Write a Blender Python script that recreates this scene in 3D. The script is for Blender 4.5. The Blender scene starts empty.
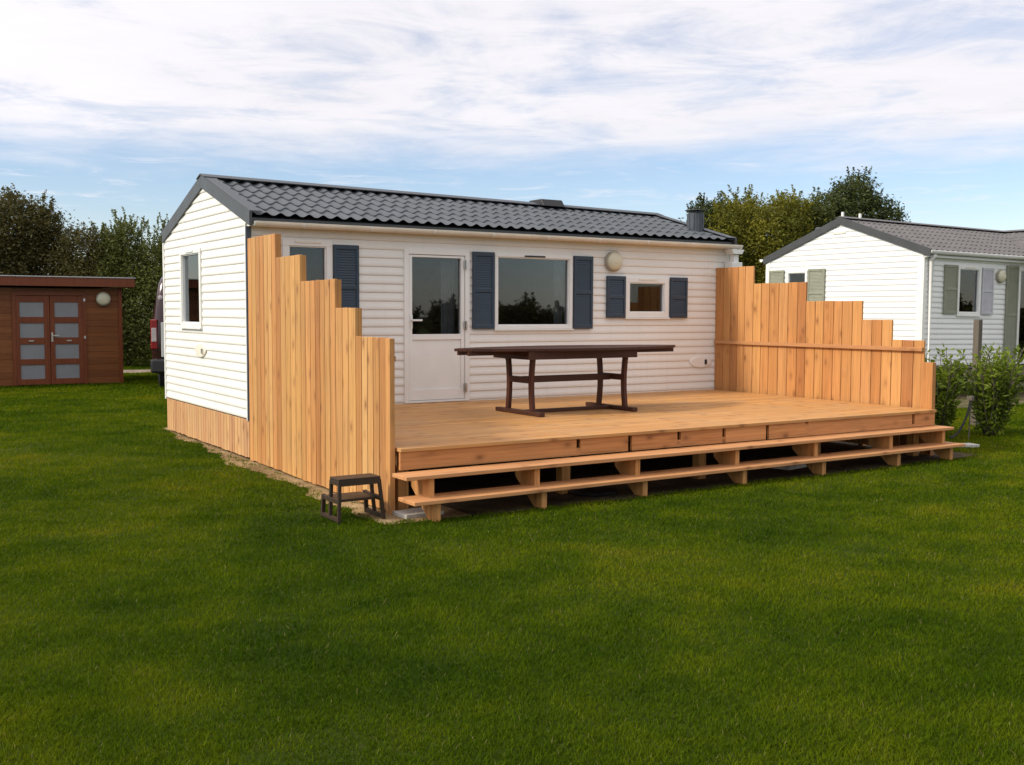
import bpy, bmesh, math, random
import numpy as np
from mathutils import Vector, Matrix

R = math.radians
rnd = random.Random(7)
scene = bpy.context.scene
COL = scene.collection

# ------------------------------------------------------------------ scene basics
scene.render.resolution_x, scene.render.resolution_y = 1024, 765
scene.view_settings.view_transform = 'Standard'
scene.view_settings.look = 'None'
scene.view_settings.gamma = 1
scene.view_settings.use_curve_mapping = False
scene.view_settings.exposure = 0.42
scene.render.engine = 'CYCLES'
scene.cycles.max_bounces = 8
scene.cycles.transparent_max_bounces = 12

# ------------------------------------------------------------------ camera (solved from the photograph)
f_, yaw, pitch, roll = 1062.6215, 0.5653983, -0.0664163, 0.0037783
CAM = Vector((-3.66864, -11.01229, 1.6))
Fv = Vector((math.sin(yaw) * math.cos(pitch), math.cos(yaw) * math.cos(pitch), math.sin(pitch)))
Rv = Vector((math.cos(yaw), -math.sin(yaw), 0)); Uv = Rv.cross(Fv)
R2 = math.cos(roll) * Rv + math.sin(roll) * Uv
U2 = -math.sin(roll) * Rv + math.cos(roll) * Uv
cd = bpy.data.cameras.new('camera'); cam = bpy.data.objects.new('camera', cd); COL.objects.link(cam)
cd.sensor_width = 36; cd.lens = f_ * 36 / 1024; cd.clip_start = 0.05; cd.clip_end = 800
M = Matrix((R2, U2, -Fv)).transposed().to_4x4(); M.translation = CAM
cam.matrix_world = M
scene.camera = cam

# ------------------------------------------------------------------ material helpers
def lin(r, g, b):
    def c(v):
        v /= 255.0
        return v / 12.92 if v <= .04045 else ((v + .055) / 1.055) ** 2.4
    return (c(r), c(g), c(b), 1)

class NT:
    def __init__(s, name):
        s.m = bpy.data.materials.new(name); s.m.use_nodes = True
        s.t = s.m.node_tree; s.t.nodes.clear()
        s.out = s.t.nodes.new('ShaderNodeOutputMaterial')
    def n(s, kind, **kw):
        nd = s.t.nodes.new('ShaderNode' + kind)
        for k, v in kw.items():
            if k in nd.inputs.keys() if isinstance(k, str) else False: pass
            setattr(nd, k, v)
        return nd
    def l(s, a, b): s.t.links.new(a, b)
    def mapping(s, scale, src='Object'):
        tc = s.n('TexCoord'); mp = s.n('Mapping'); mp.inputs['Scale'].default_value = scale
        s.l(tc.outputs[src], mp.inputs['Vector']); return mp
    def noise(s, vec, scale, detail=4, rough=.55):
        nn = s.n('TexNoise'); nn.inputs['Scale'].default_value = scale
        nn.inputs['Detail'].default_value = detail; nn.inputs['Roughness'].default_value = rough
        s.l(vec, nn.inputs['Vector']); return nn
    def ramp(s, fac, stops):
        r = s.n('ValToRGB'); e = r.color_ramp.elements
        while len(e) > 1: e.remove(e[0])
        e[0].position = stops[0][0]; e[0].color = stops[0][1]
        for p, c in stops[1:]:
            x = e.new(p); x.color = c
        s.l(fac, r.inputs['Fac']); return r
    def mix(s, fac, a, b, mode='MIX'):
        m = s.n('Mix', data_type='RGBA', blend_type=mode)
        for sock, v in ((m.inputs[0], fac), (m.inputs[6], a), (m.inputs[7], b)):
            if isinstance(v, (int, float)): sock.default_value = v
            elif isinstance(v, tuple): sock.default_value = v
            else: s.l(v, sock)
        return m.outputs[2]
    def math(s, op, a, b=None):
        m = s.n('Math', operation=op)
        for i, v in enumerate((a, b)):
            if v is None: continue
            if isinstance(v, (int, float)): m.inputs[i].default_value = v
            else: s.l(v, m.inputs[i])
        return m.outputs[0]
    def bsdf(s, col, rough=.5, metal=0., spec=.5, bump=None, bstr=.3, bdist=.01):
        p = s.n('BsdfPrincipled')
        if isinstance(col, tuple): p.inputs['Base Color'].default_value = col
        else: s.l(col, p.inputs['Base Color'])
        if isinstance(rough, (int, float)): p.inputs['Roughness'].default_value = rough
        else: s.l(rough, p.inputs['Roughness'])
        p.inputs['Metallic'].default_value = metal
        p.inputs['Specular IOR Level'].default_value = spec
        if bump is not None:
            b = s.n('Bump'); b.inputs['Strength'].default_value = bstr; b.inputs['Distance'].default_value = bdist
            s.l(bump, b.inputs['Height']); s.l(b.outputs[0], p.inputs['Normal'])
        s.l(p.outputs[0], s.out.inputs['Surface']); return p

def sc3(c, k): return (c[0] * k, c[1] * k, c[2] * k, 1)

def m_plain(name, c, rough=.5, metal=0., var=.12, scale=6., spec=.5, bump=0.):
    t = NT(name); mp = t.mapping((1, 1, 1))
    n1 = t.noise(mp.outputs[0], scale, 5)
    r = t.ramp(n1.outputs[0], [(.3, sc3(c, 1 - var)), (.7, sc3(c, 1 + var * .6))])
    rr = t.ramp(n1.outputs[0], [(.3, (rough * .85,) * 3 + (1,)), (.7, (min(1, rough * 1.15),) * 3 + (1,))])
    t.bsdf(r.outputs[0], rr.outputs[0], metal, spec, n1.outputs[0] if bump else None, bump)
    return t.m

def m_wood(name, cols, axis='z', rough=.6, grain=.42, knots=True, gs=1.0, weather=0.):
    """timber: one tone per board (per island), grain stretched along the board, knots"""
    t = NT(name)
    geo = t.n('NewGeometry'); isl = geo.outputs['Random Per Island']
    tc = t.n('TexCoord')
    k = t.math('MULTIPLY', isl, 37.0)
    cmb = t.n('CombineXYZ')
    for i in range(3): t.l(k, cmb.inputs[i])
    add = t.n('VectorMath', operation='ADD'); t.l(tc.outputs['Object'], add.inputs[0]); t.l(cmb.outputs[0], add.inputs[1])
    s = {'x': (1.3, 42, 42), 'y': (42, 1.3, 42), 'z': (42, 42, 1.3)}[axis]
    mp = t.n('Mapping'); mp.inputs['Scale'].default_value = tuple(v * gs for v in s); t.l(add.outputs[0], mp.inputs['Vector'])
    g = t.noise(mp.outputs[0], 1.0, 6, .65); g.inputs['Distortion'].default_value = .6
    n = len(cols)
    base = t.ramp(isl, [((i + .02) / n, c) for i, c in enumerate(cols)])
    gr = t.ramp(g.outputs[0], [(.30, (1 - grain, (1 - grain) * .93, (1 - grain) * .85, 1)), (.47, (.90, .88, .84, 1)), (.68, (1.10, 1.08, 1.04, 1))])
    col = t.mix(1.0, base.outputs[0], gr.outputs[0], 'MULTIPLY')
    if knots:
        s2 = {'x': (4.2, 8, 8), 'y': (8, 4.2, 8), 'z': (8, 8, 4.2)}[axis]
        mk = t.n('Mapping'); mk.inputs['Scale'].default_value = s2; t.l(add.outputs[0], mk.inputs['Vector'])
        v = t.n('TexVoronoi'); v.inputs['Scale'].default_value = 1.0; t.l(mk.outputs[0], v.inputs['Vector'])
        kr = t.ramp(v.outputs['Distance'], [(.05, (1, 1, 1, 1)), (.15, (.5, .5, .5, 1)), (.26, (.16, .16, .16, 1)), (.42, (0, 0, 0, 1))])
        sep = t.n('SeparateColor'); t.l(v.outputs['Color'], sep.inputs[0])
        on = t.math('GREATER_THAN', sep.outputs[0], .30)
        col = t.mix(t.math('MULTIPLY', t.math('MULTIPLY', kr.outputs[0], on), .85), col, (.20, .07, .02, 1))
    if weather:
        w = t.noise(tc.outputs['Object'], 2.3, 5)
        wr = t.ramp(w.outputs[0], [(.4, (0, 0, 0, 1)), (.75, (weather,) * 3 + (1,))])
        col = t.mix(wr.outputs[0], col, (.34, .25, .15, 1))
    t.bsdf(col, rough, 0, .35, g.outputs[0], .25, .004)
    return t.m

def m_siding(name, c, tint=(.62, .60, .54, 1)):
    t = NT(name); mp = t.mapping((1, 1, 1))
    a = t.noise(mp.outputs[0], 1.4, 5); mp2 = t.mapping((14, 14, .7)); b = t.noise(mp2.outputs[0], 1.0, 4)
    f1 = t.ramp(a.outputs[0], [(.45, (0, 0, 0, 1)), (.8, (.28, .28, .28, 1))])
    f2 = t.ramp(b.outputs[0], [(.55, (0, 0, 0, 1)), (.85, (.22, .22, .22, 1))])
    col = t.mix(f1.outputs[0], c, tint); col = t.mix(f2.outputs[0], col, sc3(tint, .8))
    t.bsdf(col, .42, 0, .4); return t.m

def m_glass(name, tint=.75):
    t = NT(name)
    fr = t.n('Fresnel'); fr.inputs['IOR'].default_value = 1.6
    tr = t.n('BsdfTransparent'); tr.inputs[0].default_value = (tint * .92, tint * .96, tint * 1.02, 1)
    gl = t.n('BsdfGlossy'); gl.inputs['Roughness'].default_value = .015; gl.inputs[0].default_value = (.9, .93, .95, 1)
    mx = t.n('MixShader'); t.l(fr.outputs[0], mx.inputs[0]); t.l(tr.outputs[0], mx.inputs[1]); t.l(gl.outputs[0], mx.inputs[2])
    t.l(mx.outputs[0], t.out.inputs['Surface']); return t.m

def m_leaf(name, cols, scale=.8, trans=.36):
    t = NT(name); geo = t.n('NewGeometry'); tc = t.n('TexCoord')
    nz = t.noise(tc.outputs['Object'], scale, 3)
    a = t.math('MULTIPLY', geo.outputs['Random Per Island'], .26)
    b = t.math('ADD', t.math('MULTIPLY', nz.outputs[0], .9), a)
    b = t.math('SUBTRACT', b, .10)
    r = t.ramp(b, [((i + .5) / len(cols), c) for i, c in enumerate(cols)])
    p = t.n('BsdfPrincipled'); t.l(r.outputs[0], p.inputs['Base Color']); p.inputs['Roughness'].default_value = .6
    p.inputs['Specular IOR Level'].default_value = .3
    tr = t.n('BsdfTranslucent'); t.l(r.outputs[0], tr.inputs[0])
    mx = t.n('MixShader'); mx.inputs[0].default_value = trans
    t.l(p.outputs[0], mx.inputs[1]); t.l(tr.outputs[0], mx.inputs[2]); t.l(mx.outputs[0], t.out.inputs['Surface'])
    return t.m

# ------------------------------------------------------------------ materials
larch = [(0.530, 0.254, 0.077, 1), (0.618, 0.335, 0.121, 1), (0.415, 0.178, 0.049, 1), (0.583, 0.282, 0.093, 1), (0.495, 0.219, 0.066, 1), (0.645, 0.374, 0.147, 1), (0.459, 0.214, 0.057, 1), (0.565, 0.304, 0.098, 1), (0.397, 0.161, 0.046, 1), (0.591, 0.312, 0.104, 1)]
pinkish = [(.54, .29, .13, 1), (.60, .34, .16, 1), (.51, .25, .115, 1), (.62, .36, .16, 1)]
larch_o = [(0.519, 0.236, 0.077, 1), (0.605, 0.312, 0.109, 1), (0.432, 0.183, 0.054, 1), (0.553, 0.259, 0.087, 1), (0.623, 0.339, 0.131, 1), (0.485, 0.205, 0.066, 1), (0.545, 0.268, 0.087, 1), (0.406, 0.169, 0.054, 1)]
MAT = {
 'larch_v': m_wood('larch_boards', larch, 'z', weather=.12),
 'larch_o': m_wood('larch_boards_orange', larch_o, 'z', weather=.08),
 'larch_pink': m_wood('larch_skirting', pinkish, 'z', weather=.2),
 'larch_deck': m_wood('larch_decking', [(.54, .265, .085, 1), (.58, .29, .095, 1), (.50, .24, .075, 1), (.60, .305, .105, 1)], 'x', grain=.35, weather=.35),
 'larch_x': m_wood('larch_rails', [(.56, .265, .105, 1), (.60, .29, .12, 1), (.52, .24, .095, 1)], 'x', weather=.12),
 'larch_y': m_wood('larch_rail_y', [(.46, .215, .085, 1), (.48, .235, .1, 1)], 'y', weather=.15),
 'larch_fascia': m_wood('larch_fascia', [(.56, .25, .085, 1), (.60, .275, .10, 1), (.52, .225, .075, 1)], 'x', weather=.1),
 'siding': m_siding('ivory_cladding', (.79, .77, .72, 1)),
 'siding2': m_siding('white_cladding', (.80, .80, .77, 1), (.66, .66, .62, 1)),
 'pvc': m_plain('white_pvc', (.80, .79, .75), .35, var=.05, scale=3),
 'cream': m_plain('cream_plastic', (.78, .72, .60), .4, var=.1, scale=4),
 'trim': m_plain('slate_trim', (.058, .060, .061), .42, .15, var=.12, scale=5),
 'trim_blue': m_plain('blue_grey_trim', (.06, .075, .10), .45, var=.1),
 'tile': m_plain('slate_tile_sheet', (.074, .083, .092), .55, .0, var=.28, scale=3.5),
 'tile2': m_plain('brown_grey_tile_sheet', (.125, .115, .112), .55, .0, var=.25, scale=3.5),
 'shutter': m_plain('blue_shutter', (.027, .047, .072), .5, var=.2, scale=9),
 'shutter_green': m_plain('grey_green_shutter', (.25, .255, .185), .6, var=.15, scale=7),
 'shutter_lilac': m_plain('faded_lilac_shutter', (.50, .49, .52), .55, var=.12, scale=7),
 'glass': m_glass('window_glass'),
 'interior': m_plain('dim_interior', (.24, .20, .16), .8, var=.25, scale=2),
 'curtain': m_plain('net_curtain', (.42, .40, .36), .9, var=.2, scale=8),
 'curtain_dark': m_plain('grey_blind', (.10, .10, .10), .8, var=.3, scale=9),
 'curtain_brown': m_plain('brown_curtain', (.34, .20, .10), .9, var=.3, scale=8),
 'lamp': m_plain('frosted_lamp_glass', (.62, .58, .42), .25, var=.08, scale=6),
 'lampbase': m_plain('lamp_rim', (.35, .32, .25), .5),
 'chrome': m_plain('brushed_metal', (.55, .54, .52), .3, .9, var=.1),
 'black': m_plain('black_plastic', (.018, .018, .019), .5, var=.2),
 'rubber': m_plain('black_rubber', (.02, .02, .02), .8, var=.2),
 'flue': m_plain('flue_grey', (.065, .075, .09), .5, .2, var=.15),
 'teak': m_wood('dark_stained_hardwood', [(.054, .018, .009, 1), (.064, .022, .011, 1), (.045, .015, .008, 1)], 'x', .55, .4, False),
 'teak_z': m_wood('dark_stained_leg', [(.085, .024, .011, 1), (.07, .02, .01, 1)], 'z', .55, .4, False),
 'stool': m_wood('dark_brown_paint', [(.036, .021, .012, 1), (.046, .028, .017, 1)], 'x', .5, .4, False),
 'shed': m_wood('red_brown_stain', [(.165, .052, .012, 1), (.195, .064, .016, 1), (.145, .044, .011, 1), (.22, .076, .020, 1)], 'x', .55, .4, True),
 'shed_door': m_wood('red_stain_door', [(.165, .040, .012, 1), (.18, .046, .014, 1)], 'z', .5, .35, False),
 'frost': m_plain('frosted_pane', (.22, .225, .24), .35, var=.07, scale=3),
 'van': m_plain('maroon_car_paint', (.032, .010, .010), .22, .2, var=.1, spec=.7),
 'van_grey': m_plain('silver_plastic', (.50, .50, .48), .45, var=.1),
 'van_glass': m_plain('tinted_glass', (.012, .012, .014), .06, var=.05, spec=.8),
 'red_lens': m_plain('red_lens', (.22, .012, .015), .15, var=.1),
 'clear_lens': m_plain('clear_lens', (.45, .40, .40), .15, var=.15),
 'bark': m_plain('bark', (.09, .07, .05), .9, var=.35, scale=12, bump=.4),
 'concrete': m_plain('concrete', (.50, .47, .41), .9, var=.25, scale=14, bump=.3),
 'oldwood': m_wood('weathered_wood', [(.17, .145, .11, 1), (.14, .12, .095, 1)], 'z', .8, .4, False),
 'oldwood_x': m_wood('weathered_rail', [(.17, .14, .11, 1), (.13, .11, .085, 1), (.20, .17, .13, 1)], 'x', .8, .4, False),
 'steel': m_plain('galvanised_chassis', (.05, .05, .05), .6, .3),
 'leaf_dark': m_leaf('dark_foliage', [(0.044, 0.040, 0.012, 1), (0.074, 0.066, 0.017, 1), (0.109, 0.095, 0.024, 1), (0.155, 0.114, 0.037, 1)]),
 'leaf_mid': m_leaf('mid_foliage', [(0.048, 0.057, 0.013, 1), (0.092, 0.108, 0.022, 1), (0.151, 0.168, 0.035, 1), (0.207, 0.210, 0.061, 1)]),
 'leaf_gold': m_leaf('golden_foliage', [(0.046, 0.060, 0.011, 1), (0.108, 0.117, 0.014, 1), (0.216, 0.203, 0.018, 1), (0.317, 0.267, 0.028, 1)], .9),
 'leaf_green': m_leaf('green_foliage', [(0.033, 0.042, 0.013, 1), (0.056, 0.073, 0.019, 1), (0.086, 0.106, 0.028, 1), (0.126, 0.140, 0.044, 1)]),
 'leaf_bush': m_leaf('fresh_foliage', [(.045, .07, .007, 1), (.10, .15, .010, 1), (.20, .26, .018, 1), (.36, .38, .05, 1)], 2.2),
}

# ------------------------------------------------------------------ mesh helpers
class MB:
    def __init__(s): s.v = []; s.f = []
    def add(s, vs, fs):
        o = len(s.v); s.v += [tuple(v) for v in vs]; s.f += [tuple(i + o for i in f) for f in fs]; return s
    def box(s, x0, x1, y0, y1, z0, z1):
        return s.add([(x, y, z) for z in (z0, z1) for y in (y0, y1) for x in (x0, x1)],
                     [(0, 2, 3, 1), (4, 5, 7, 6), (0, 1, 5, 4), (2, 6, 7, 3), (0, 4, 6, 2), (1, 3, 7, 5)])
    def prism(s, poly, axis, a0, a1):
        """polygon in the two other axes, extruded along axis"""
        def P(p, a):
            return {'x': (a, p[0], p[1]), 'y': (p[0], a, p[1]), 'z': (p[0], p[1], a)}[axis]
        n = len(poly)
        return s.add([P(p, a0) for p in poly] + [P(p, a1) for p in poly],
                     [tuple(range(n))[::-1], tuple(range(n, 2 * n))] + [(i, (i + 1) % n, (i + 1) % n + n, i + n) for i in range(n)])
    def bar(s, a, b, w, h, up=(0, 0, 1)):
        a = Vector(a); b = Vector(b); d = (b - a).normalized(); u = Vector(up)
        sx = d.cross(u)
        if sx.length < 1e-4: sx = d.cross(Vector((0, 1, 0)))
        sx.normalize(); uy = sx.cross(d)
        q = [(-w / 2, -h / 2), (w / 2, -h / 2), (w / 2, h / 2), (-w / 2, h / 2)]
        return s.add([a + sx * x + uy * y for x, y in q] + [b + sx * x + uy * y for x, y in q],
                     [(3, 2, 1, 0), (4, 5, 6, 7), (0, 1, 5, 4), (1, 2, 6, 5), (2, 3, 7, 6), (3, 0, 4, 7)])
    def tube(s, pts, rad, n=10, cap=True):
        pts = [Vector(p) for p in pts]; m = len(pts); rr = rad if isinstance(rad, (list, tuple)) else [rad] * m
        o = len(s.v); ref = None
        for i, p in enumerate(pts):
            d = (pts[min(i + 1, m - 1)] - pts[max(i - 1, 0)]).normalized()
            if ref is None: ref = Vector((0, 0, 1)) if abs(d.z) < .9 else Vector((1, 0, 0))
            a = d.cross(ref).normalized(); b = d.cross(a).normalized(); ref = b.cross(d) * -1 if False else ref
            for k in range(n):
                t = 2 * math.pi * k / n
                s.v.append(tuple(p + (a * math.cos(t) + b * math.sin(t)) * rr[i]))
        for i in range(m - 1):
            for k in range(n):
                k2 = (k + 1) % n
                s.f.append((o + i * n + k, o + i * n + k2, o + (i + 1) * n + k2, o + (i + 1) * n + k))
        if cap:
            s.f.append(tuple(o + k for k in range(n))[::-1]); s.f.append(tuple(o + (m - 1) * n + k for k in range(n)))
        return s
    def lathe(s, prof, centre, axis='z', n=24):
        """prof: (radius, height) pairs"""
        c = Vector(centre); o = len(s.v); m = len(prof)
        for r, h in prof:
            for k in range(n):
                t = 2 * math.pi * k / n; a, b = r * math.cos(t), r * math.sin(t)
                p = {'z': (a, b, h), 'y': (a, h, b), 'x': (h, a, b)}[axis]
                s.v.append(tuple(c + Vector(p)))
        for i in range(m - 1):
            for k in range(n):
                k2 = (k + 1) % n
                s.f.append((o + i * n + k, o + i * n + k2, o + (i + 1) * n + k2, o + (i + 1) * n + k))
        if prof[0][0] > 1e-5: s.f.append(tuple(o + k for k in range(n))[::-1])
        if prof[-1][0] > 1e-5: s.f.append(tuple(o + (m - 1) * n + k for k in range(n)))
        return s

ROOT = {}
def empty(name, loc=(0, 0, 0), rz=0):
    o = bpy.data.objects.new(name, None); COL.objects.link(o); o.location = loc; o.rotation_euler.z = rz
    o.empty_display_size = .2
    return o
def tag(o, label=None, cat=None, group=None, kind=None):
    if label: o['label'] = label
    if cat: o['category'] = cat
    if group: o['group'] = group
    if kind: o['kind'] = kind
    return o
def pieces(name, mb, mat, parent=None, **kw):
    """every separate piece of the collected mesh becomes an object of its own"""
    par = list(range(len(mb.v)))
    def find(i):
        while par[i] != i: par[i] = par[par[i]]; i = par[i]
        return i
    for f in mb.f:
        for k in f[1:]:
            a, b = find(f[0]), find(k)
            if a != b: par[b] = a
    groups = {}
    for i in range(len(mb.v)): groups.setdefault(find(i), []).append(i)
    out_ = []
    for g_ in groups.values():
        idx = {v: k for k, v in enumerate(g_)}; m = MB(); m.v = [mb.v[i] for i in g_]
        m.f = [tuple(idx[k] for k in f) for f in mb.f if f[0] in idx]
        out_.append(build(name, m, mat, parent, **kw))
    return out_
def build(name, mb, mat, parent=None, smooth=False, bevel=0., local=False, recalc=True, label=None):
    """one mesh object; vertices come in world coordinates unless local=True"""
    me = bpy.data.meshes.new(name)
    off = Vector((0, 0, 0))
    if parent is not None and not local:
        q = parent
        while q: off += q.location; q = q.parent
    me.from_pydata([tuple(Vector(v) - off) for v in mb.v], [], mb.f)
    bm = bmesh.new(); bm.from_mesh(me)
    if recalc: bmesh.ops.recalc_face_normals(bm, faces=bm.faces)
    bm.to_mesh(me); bm.free()
    if smooth:
        for p in me.polygons: p.use_smooth = True
    me.materials.append(MAT[mat] if isinstance(mat, str) else mat)
    o = bpy.data.objects.new(name, me); COL.objects.link(o)
    if parent is not None: o.parent = parent
    if bevel:
        b = o.modifiers.new('bevel', 'BEVEL'); b.width = bevel; b.segments = 2; b.limit_method = 'ANGLE'
    if label: o['label'] = label
    return o

# ------------------------------------------------------------------ world: daylight sky with a veil of cloud
SUN_AZ = R(10)          # degrees from -x towards +y
SUN_EL = R(36)
sun_dir = Vector((-math.cos(SUN_EL) * math.cos(SUN_AZ), math.cos(SUN_EL) * math.sin(SUN_AZ), math.sin(SUN_EL)))
w = bpy.data.worlds.new('World'); scene.world = w; w.use_nodes = True
t = w.node_tree; t.nodes.clear()
def wn(kind, **kw):
    n = t.nodes.new('ShaderNode' + kind)
    for k, v in kw.items(): setattr(n, k, v)
    return n
def wm(op, a, b=None, c=None):
    m = wn('Math', operation=op)
    for i, v in enumerate((a, b, c)):
        if v is None: continue
        if isinstance(v, (int, float)): m.inputs[i].default_value = v
        else: t.links.new(v, m.inputs[i])
    return m.outputs[0]
out = wn('OutputWorld')
sky = wn('TexSky', sky_type='NISHITA'); sky.sun_disc = False
sky.sun_elevation = SUN_EL
sky.sun_rotation = math.atan2(sun_dir.x, sun_dir.y)
sky.air_density = 1.0; sky.dust_density = .3; sky.ozone_density = 1.5
bg = wn('Background'); bg.inputs[1].default_value = .108; tint = wn('Mix', data_type='RGBA', blend_type='MULTIPLY'); tint.inputs[0].default_value = 1.0; tint.inputs[7].default_value = (.97, .965, 1.06, 1)
t.links.new(sky.outputs[0], tint.inputs[6]); t.links.new(tint.outputs[2], bg.inputs[0])
tc = wn('TexCoord'); sep = wn('SeparateXYZ'); t.links.new(tc.outputs['Generated'], sep.inputs[0])
zc = wm('MAXIMUM', sep.outputs[2], .03)
ux = wm('DIVIDE', sep.outputs[0], zc); uy = wm('DIVIDE', sep.outputs[1], zc)
# cloud rows run along one wind direction, stretched in it
WA, WB = (.535, .845), (.845, -.535)
al = wm('MULTIPLY', wm('ADD', wm('MULTIPLY', ux, WA[0]), wm('MULTIPLY', uy, WA[1])), .40)
cr = wm('ADD', wm('MULTIPLY', ux, WB[0]), wm('MULTIPLY', uy, WB[1]))
cmb = wn('CombineXYZ'); t.links.new(cr, cmb.inputs[0]); t.links.new(al, cmb.inputs[1])
def wnoise(rot, scale3, sc, det, rough, dist=0.):
    mp = wn('Mapping'); mp.inputs['Rotation'].default_value = (0, 0, rot); mp.inputs['Scale'].default_value = scale3
    t.links.new(cmb.outputs[0], mp.inputs['Vector'])
    n = wn('TexNoise'); n.inputs['Scale'].default_value = sc; n.inputs['Detail'].default_value = det
    n.inputs['Roughness'].default_value = rough; n.inputs['Distortion'].default_value = dist
    t.links.new(mp.outputs[0], n.inputs['Vector']); return n.outputs[0]
def wramp(v, a, b, va=0., vb=1.):
    m = wn('MapRange', interpolation_type='SMOOTHSTEP')
    m.inputs['From Min'].default_value = a; m.inputs['From Max'].default_value = b
    m.inputs['To Min'].default_value = va; m.inputs['To Max'].default_value = vb
    t.links.new(v, m.inputs['Value']); return m.outputs[0]
nA = wnoise(R(-18), (1, 1.9, 1), .55, 10, .60, .8)       # broad billows
nB = wnoise(R(-22), (1, 2.6, 1), 1.5, 9, .66, .6)       # streaks
nC = wnoise(R(0), (.8, 1.6, 1), .7, 9, .62, .4)
edge = wm('ADD', sep.outputs[2], wm('MULTIPLY', wm('SUBTRACT', nC, .5), .10))
cover = wramp(edge, .120, .178)
body = wramp(wm('ADD', wm('MULTIPLY', nA, .62), wm('MULTIPLY', nB, .38)), .355, .53, .44, 1.0)
wisp = wm('MULTIPLY', wramp(nB, .50, .74, 0, .5), wramp(sep.outputs[2], .05, .10))
mask = wm('MAXIMUM', wm('MULTIPLY', cover, body), wisp)
# thin milk towards the horizon
mask = wm('MAXIMUM', mask, wramp(sep.outputs[2], .10, .0, 0, .16))
mask = wm('MINIMUM', mask, .97)
# forward scattering round the veiled sun
nrm = wn('VectorMath', operation='DOT_PRODUCT'); t.links.new(tc.outputs['Generated'], nrm.inputs[0])
nrm.inputs[1].default_value = sun_dir
glow = wramp(nrm.outputs['Value'], -.1, .95, 0, .40)
cs = wm('MULTIPLY', wm('ADD', wm('MULTIPLY', nB, .16), wm('ADD', glow, .65)), 1.0)
cb = wn('Background'); cb.inputs[0].default_value = (.975, .95, .99, 1); t.links.new(cs, cb.inputs[1])
mx = wn('MixShader'); t.links.new(mask, mx.inputs[0]); t.links.new(bg.outputs[0], mx.inputs[1]); t.links.new(cb.outputs[0], mx.inputs[2])
t.links.new(mx.outputs[0], out.inputs['Surface'])

sl = bpy.data.lights.new('sun', 'SUN'); sun = bpy.data.objects.new('sun', sl); COL.objects.link(sun)
sl.energy = 2.5; sl.angle = R(9); sl.color = (1.0, .92, .78)
sun.rotation_euler = sun_dir.to_track_quat('Z', 'Y').to_euler()

# ------------------------------------------------------------------ ground
def ground_mat():
    t = NT('lawn_soil'); mp = t.mapping((1, 1, 1))
    a = t.noise(mp.outputs[0], .35, 5); b = t.noise(mp.outputs[0], 9, 5); c = t.noise(mp.outputs[0], 60, 3)
    r = t.ramp(a.outputs[0], [(.35, (.024, .042, .003, 1)), (.65, (.046, .062, .004, 1))])
    col = t.mix(t.ramp(b.outputs[0], [(.5, (0, 0, 0, 1)), (.8, (.35, .35, .35, 1))]).outputs[0], r.outputs[0], (.055, .055, .010, 1))
    t.bsdf(col, .95, 0, .1, c.outputs[0], .6, .03); return t.m
g = MB(); N = 24; S = 260
for j in range(N + 1):
    for i in range(N + 1): g.v.append(((i / N - .5) * 2 * S, (j / N - .5) * 2 * S, 0))
for j in range(N):
    for i in range(N):
        a = j * (N + 1) + i; g.f.append((a, a + 1, a + N + 2, a + N + 1))
tag(build('ground', g, ground_mat()), kind='structure')

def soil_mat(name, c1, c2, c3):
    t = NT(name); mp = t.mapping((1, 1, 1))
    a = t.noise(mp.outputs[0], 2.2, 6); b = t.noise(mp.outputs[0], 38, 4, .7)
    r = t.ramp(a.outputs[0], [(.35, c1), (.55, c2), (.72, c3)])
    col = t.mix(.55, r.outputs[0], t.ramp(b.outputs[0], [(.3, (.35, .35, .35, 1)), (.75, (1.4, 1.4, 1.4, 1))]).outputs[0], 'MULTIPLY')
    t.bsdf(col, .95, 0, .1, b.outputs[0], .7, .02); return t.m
def sn(y, k=0):   # ragged edge
    return .07 * math.sin(y * 2.1 + k) + .05 * math.sin(y * 5.3 + 1.3 * k) + .03 * math.sin(y * 11.7 + k * 2.1) + .015 * math.sin(y * 27 + k)
def strip_edge(y): return -(.07 + .17 * min(1, max(0, (3.6 - y) / 4.5)) + .8 * sn(y, 1.7)) * min(1, max(0, (3.3 - y) / .9)) + .02
sb = MB(); ys = [3.75 - i * .06 for i in range(128)]
for y in ys: sb.v += [(strip_edge(y), y, .004), (.5, y, .004)]
for i in range(len(ys) - 1): sb.f.append((2 * i, 2 * i + 1, 2 * i + 3, 2 * i + 2))
tag(build('bare_soil', sb, soil_mat('sandy_soil', (.20, .13, .06, 1), (.36, .25, .13, 1), (.46, .34, .20, 1)), recalc=False), kind='structure')
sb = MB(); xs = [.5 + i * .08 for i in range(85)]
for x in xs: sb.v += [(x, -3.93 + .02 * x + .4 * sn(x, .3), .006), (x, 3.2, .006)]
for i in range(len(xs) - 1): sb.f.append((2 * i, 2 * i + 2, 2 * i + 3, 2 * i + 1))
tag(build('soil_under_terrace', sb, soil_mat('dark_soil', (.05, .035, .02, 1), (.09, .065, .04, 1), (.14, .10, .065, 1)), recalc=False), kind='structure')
gm = soil_mat('gravel_path', (.22, .17, .13, 1), (.34, .27, .21, 1), (.42, .35, .28, 1))
gd = soil_mat('worn_ground', (.08, .075, .035, 1), (.14, .12, .06, 1), (.20, .16, .10, 1))
pb = MB(); xs = [0 + i * .4 for i in range(30)]
for x in xs: pb.v += [(x, 16.9 + .9 * sn(x, 2), .006), (x, 18.6 + 1.2 * sn(x, 4), .006)]
for i in range(len(xs) - 1): pb.f.append((2 * i, 2 * i + 2, 2 * i + 3, 2 * i + 1))
tag(build('path', pb, gm, recalc=False), kind='structure')
pb = MB(); xs = [10.2 + i * .3 for i in range(50)]
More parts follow.
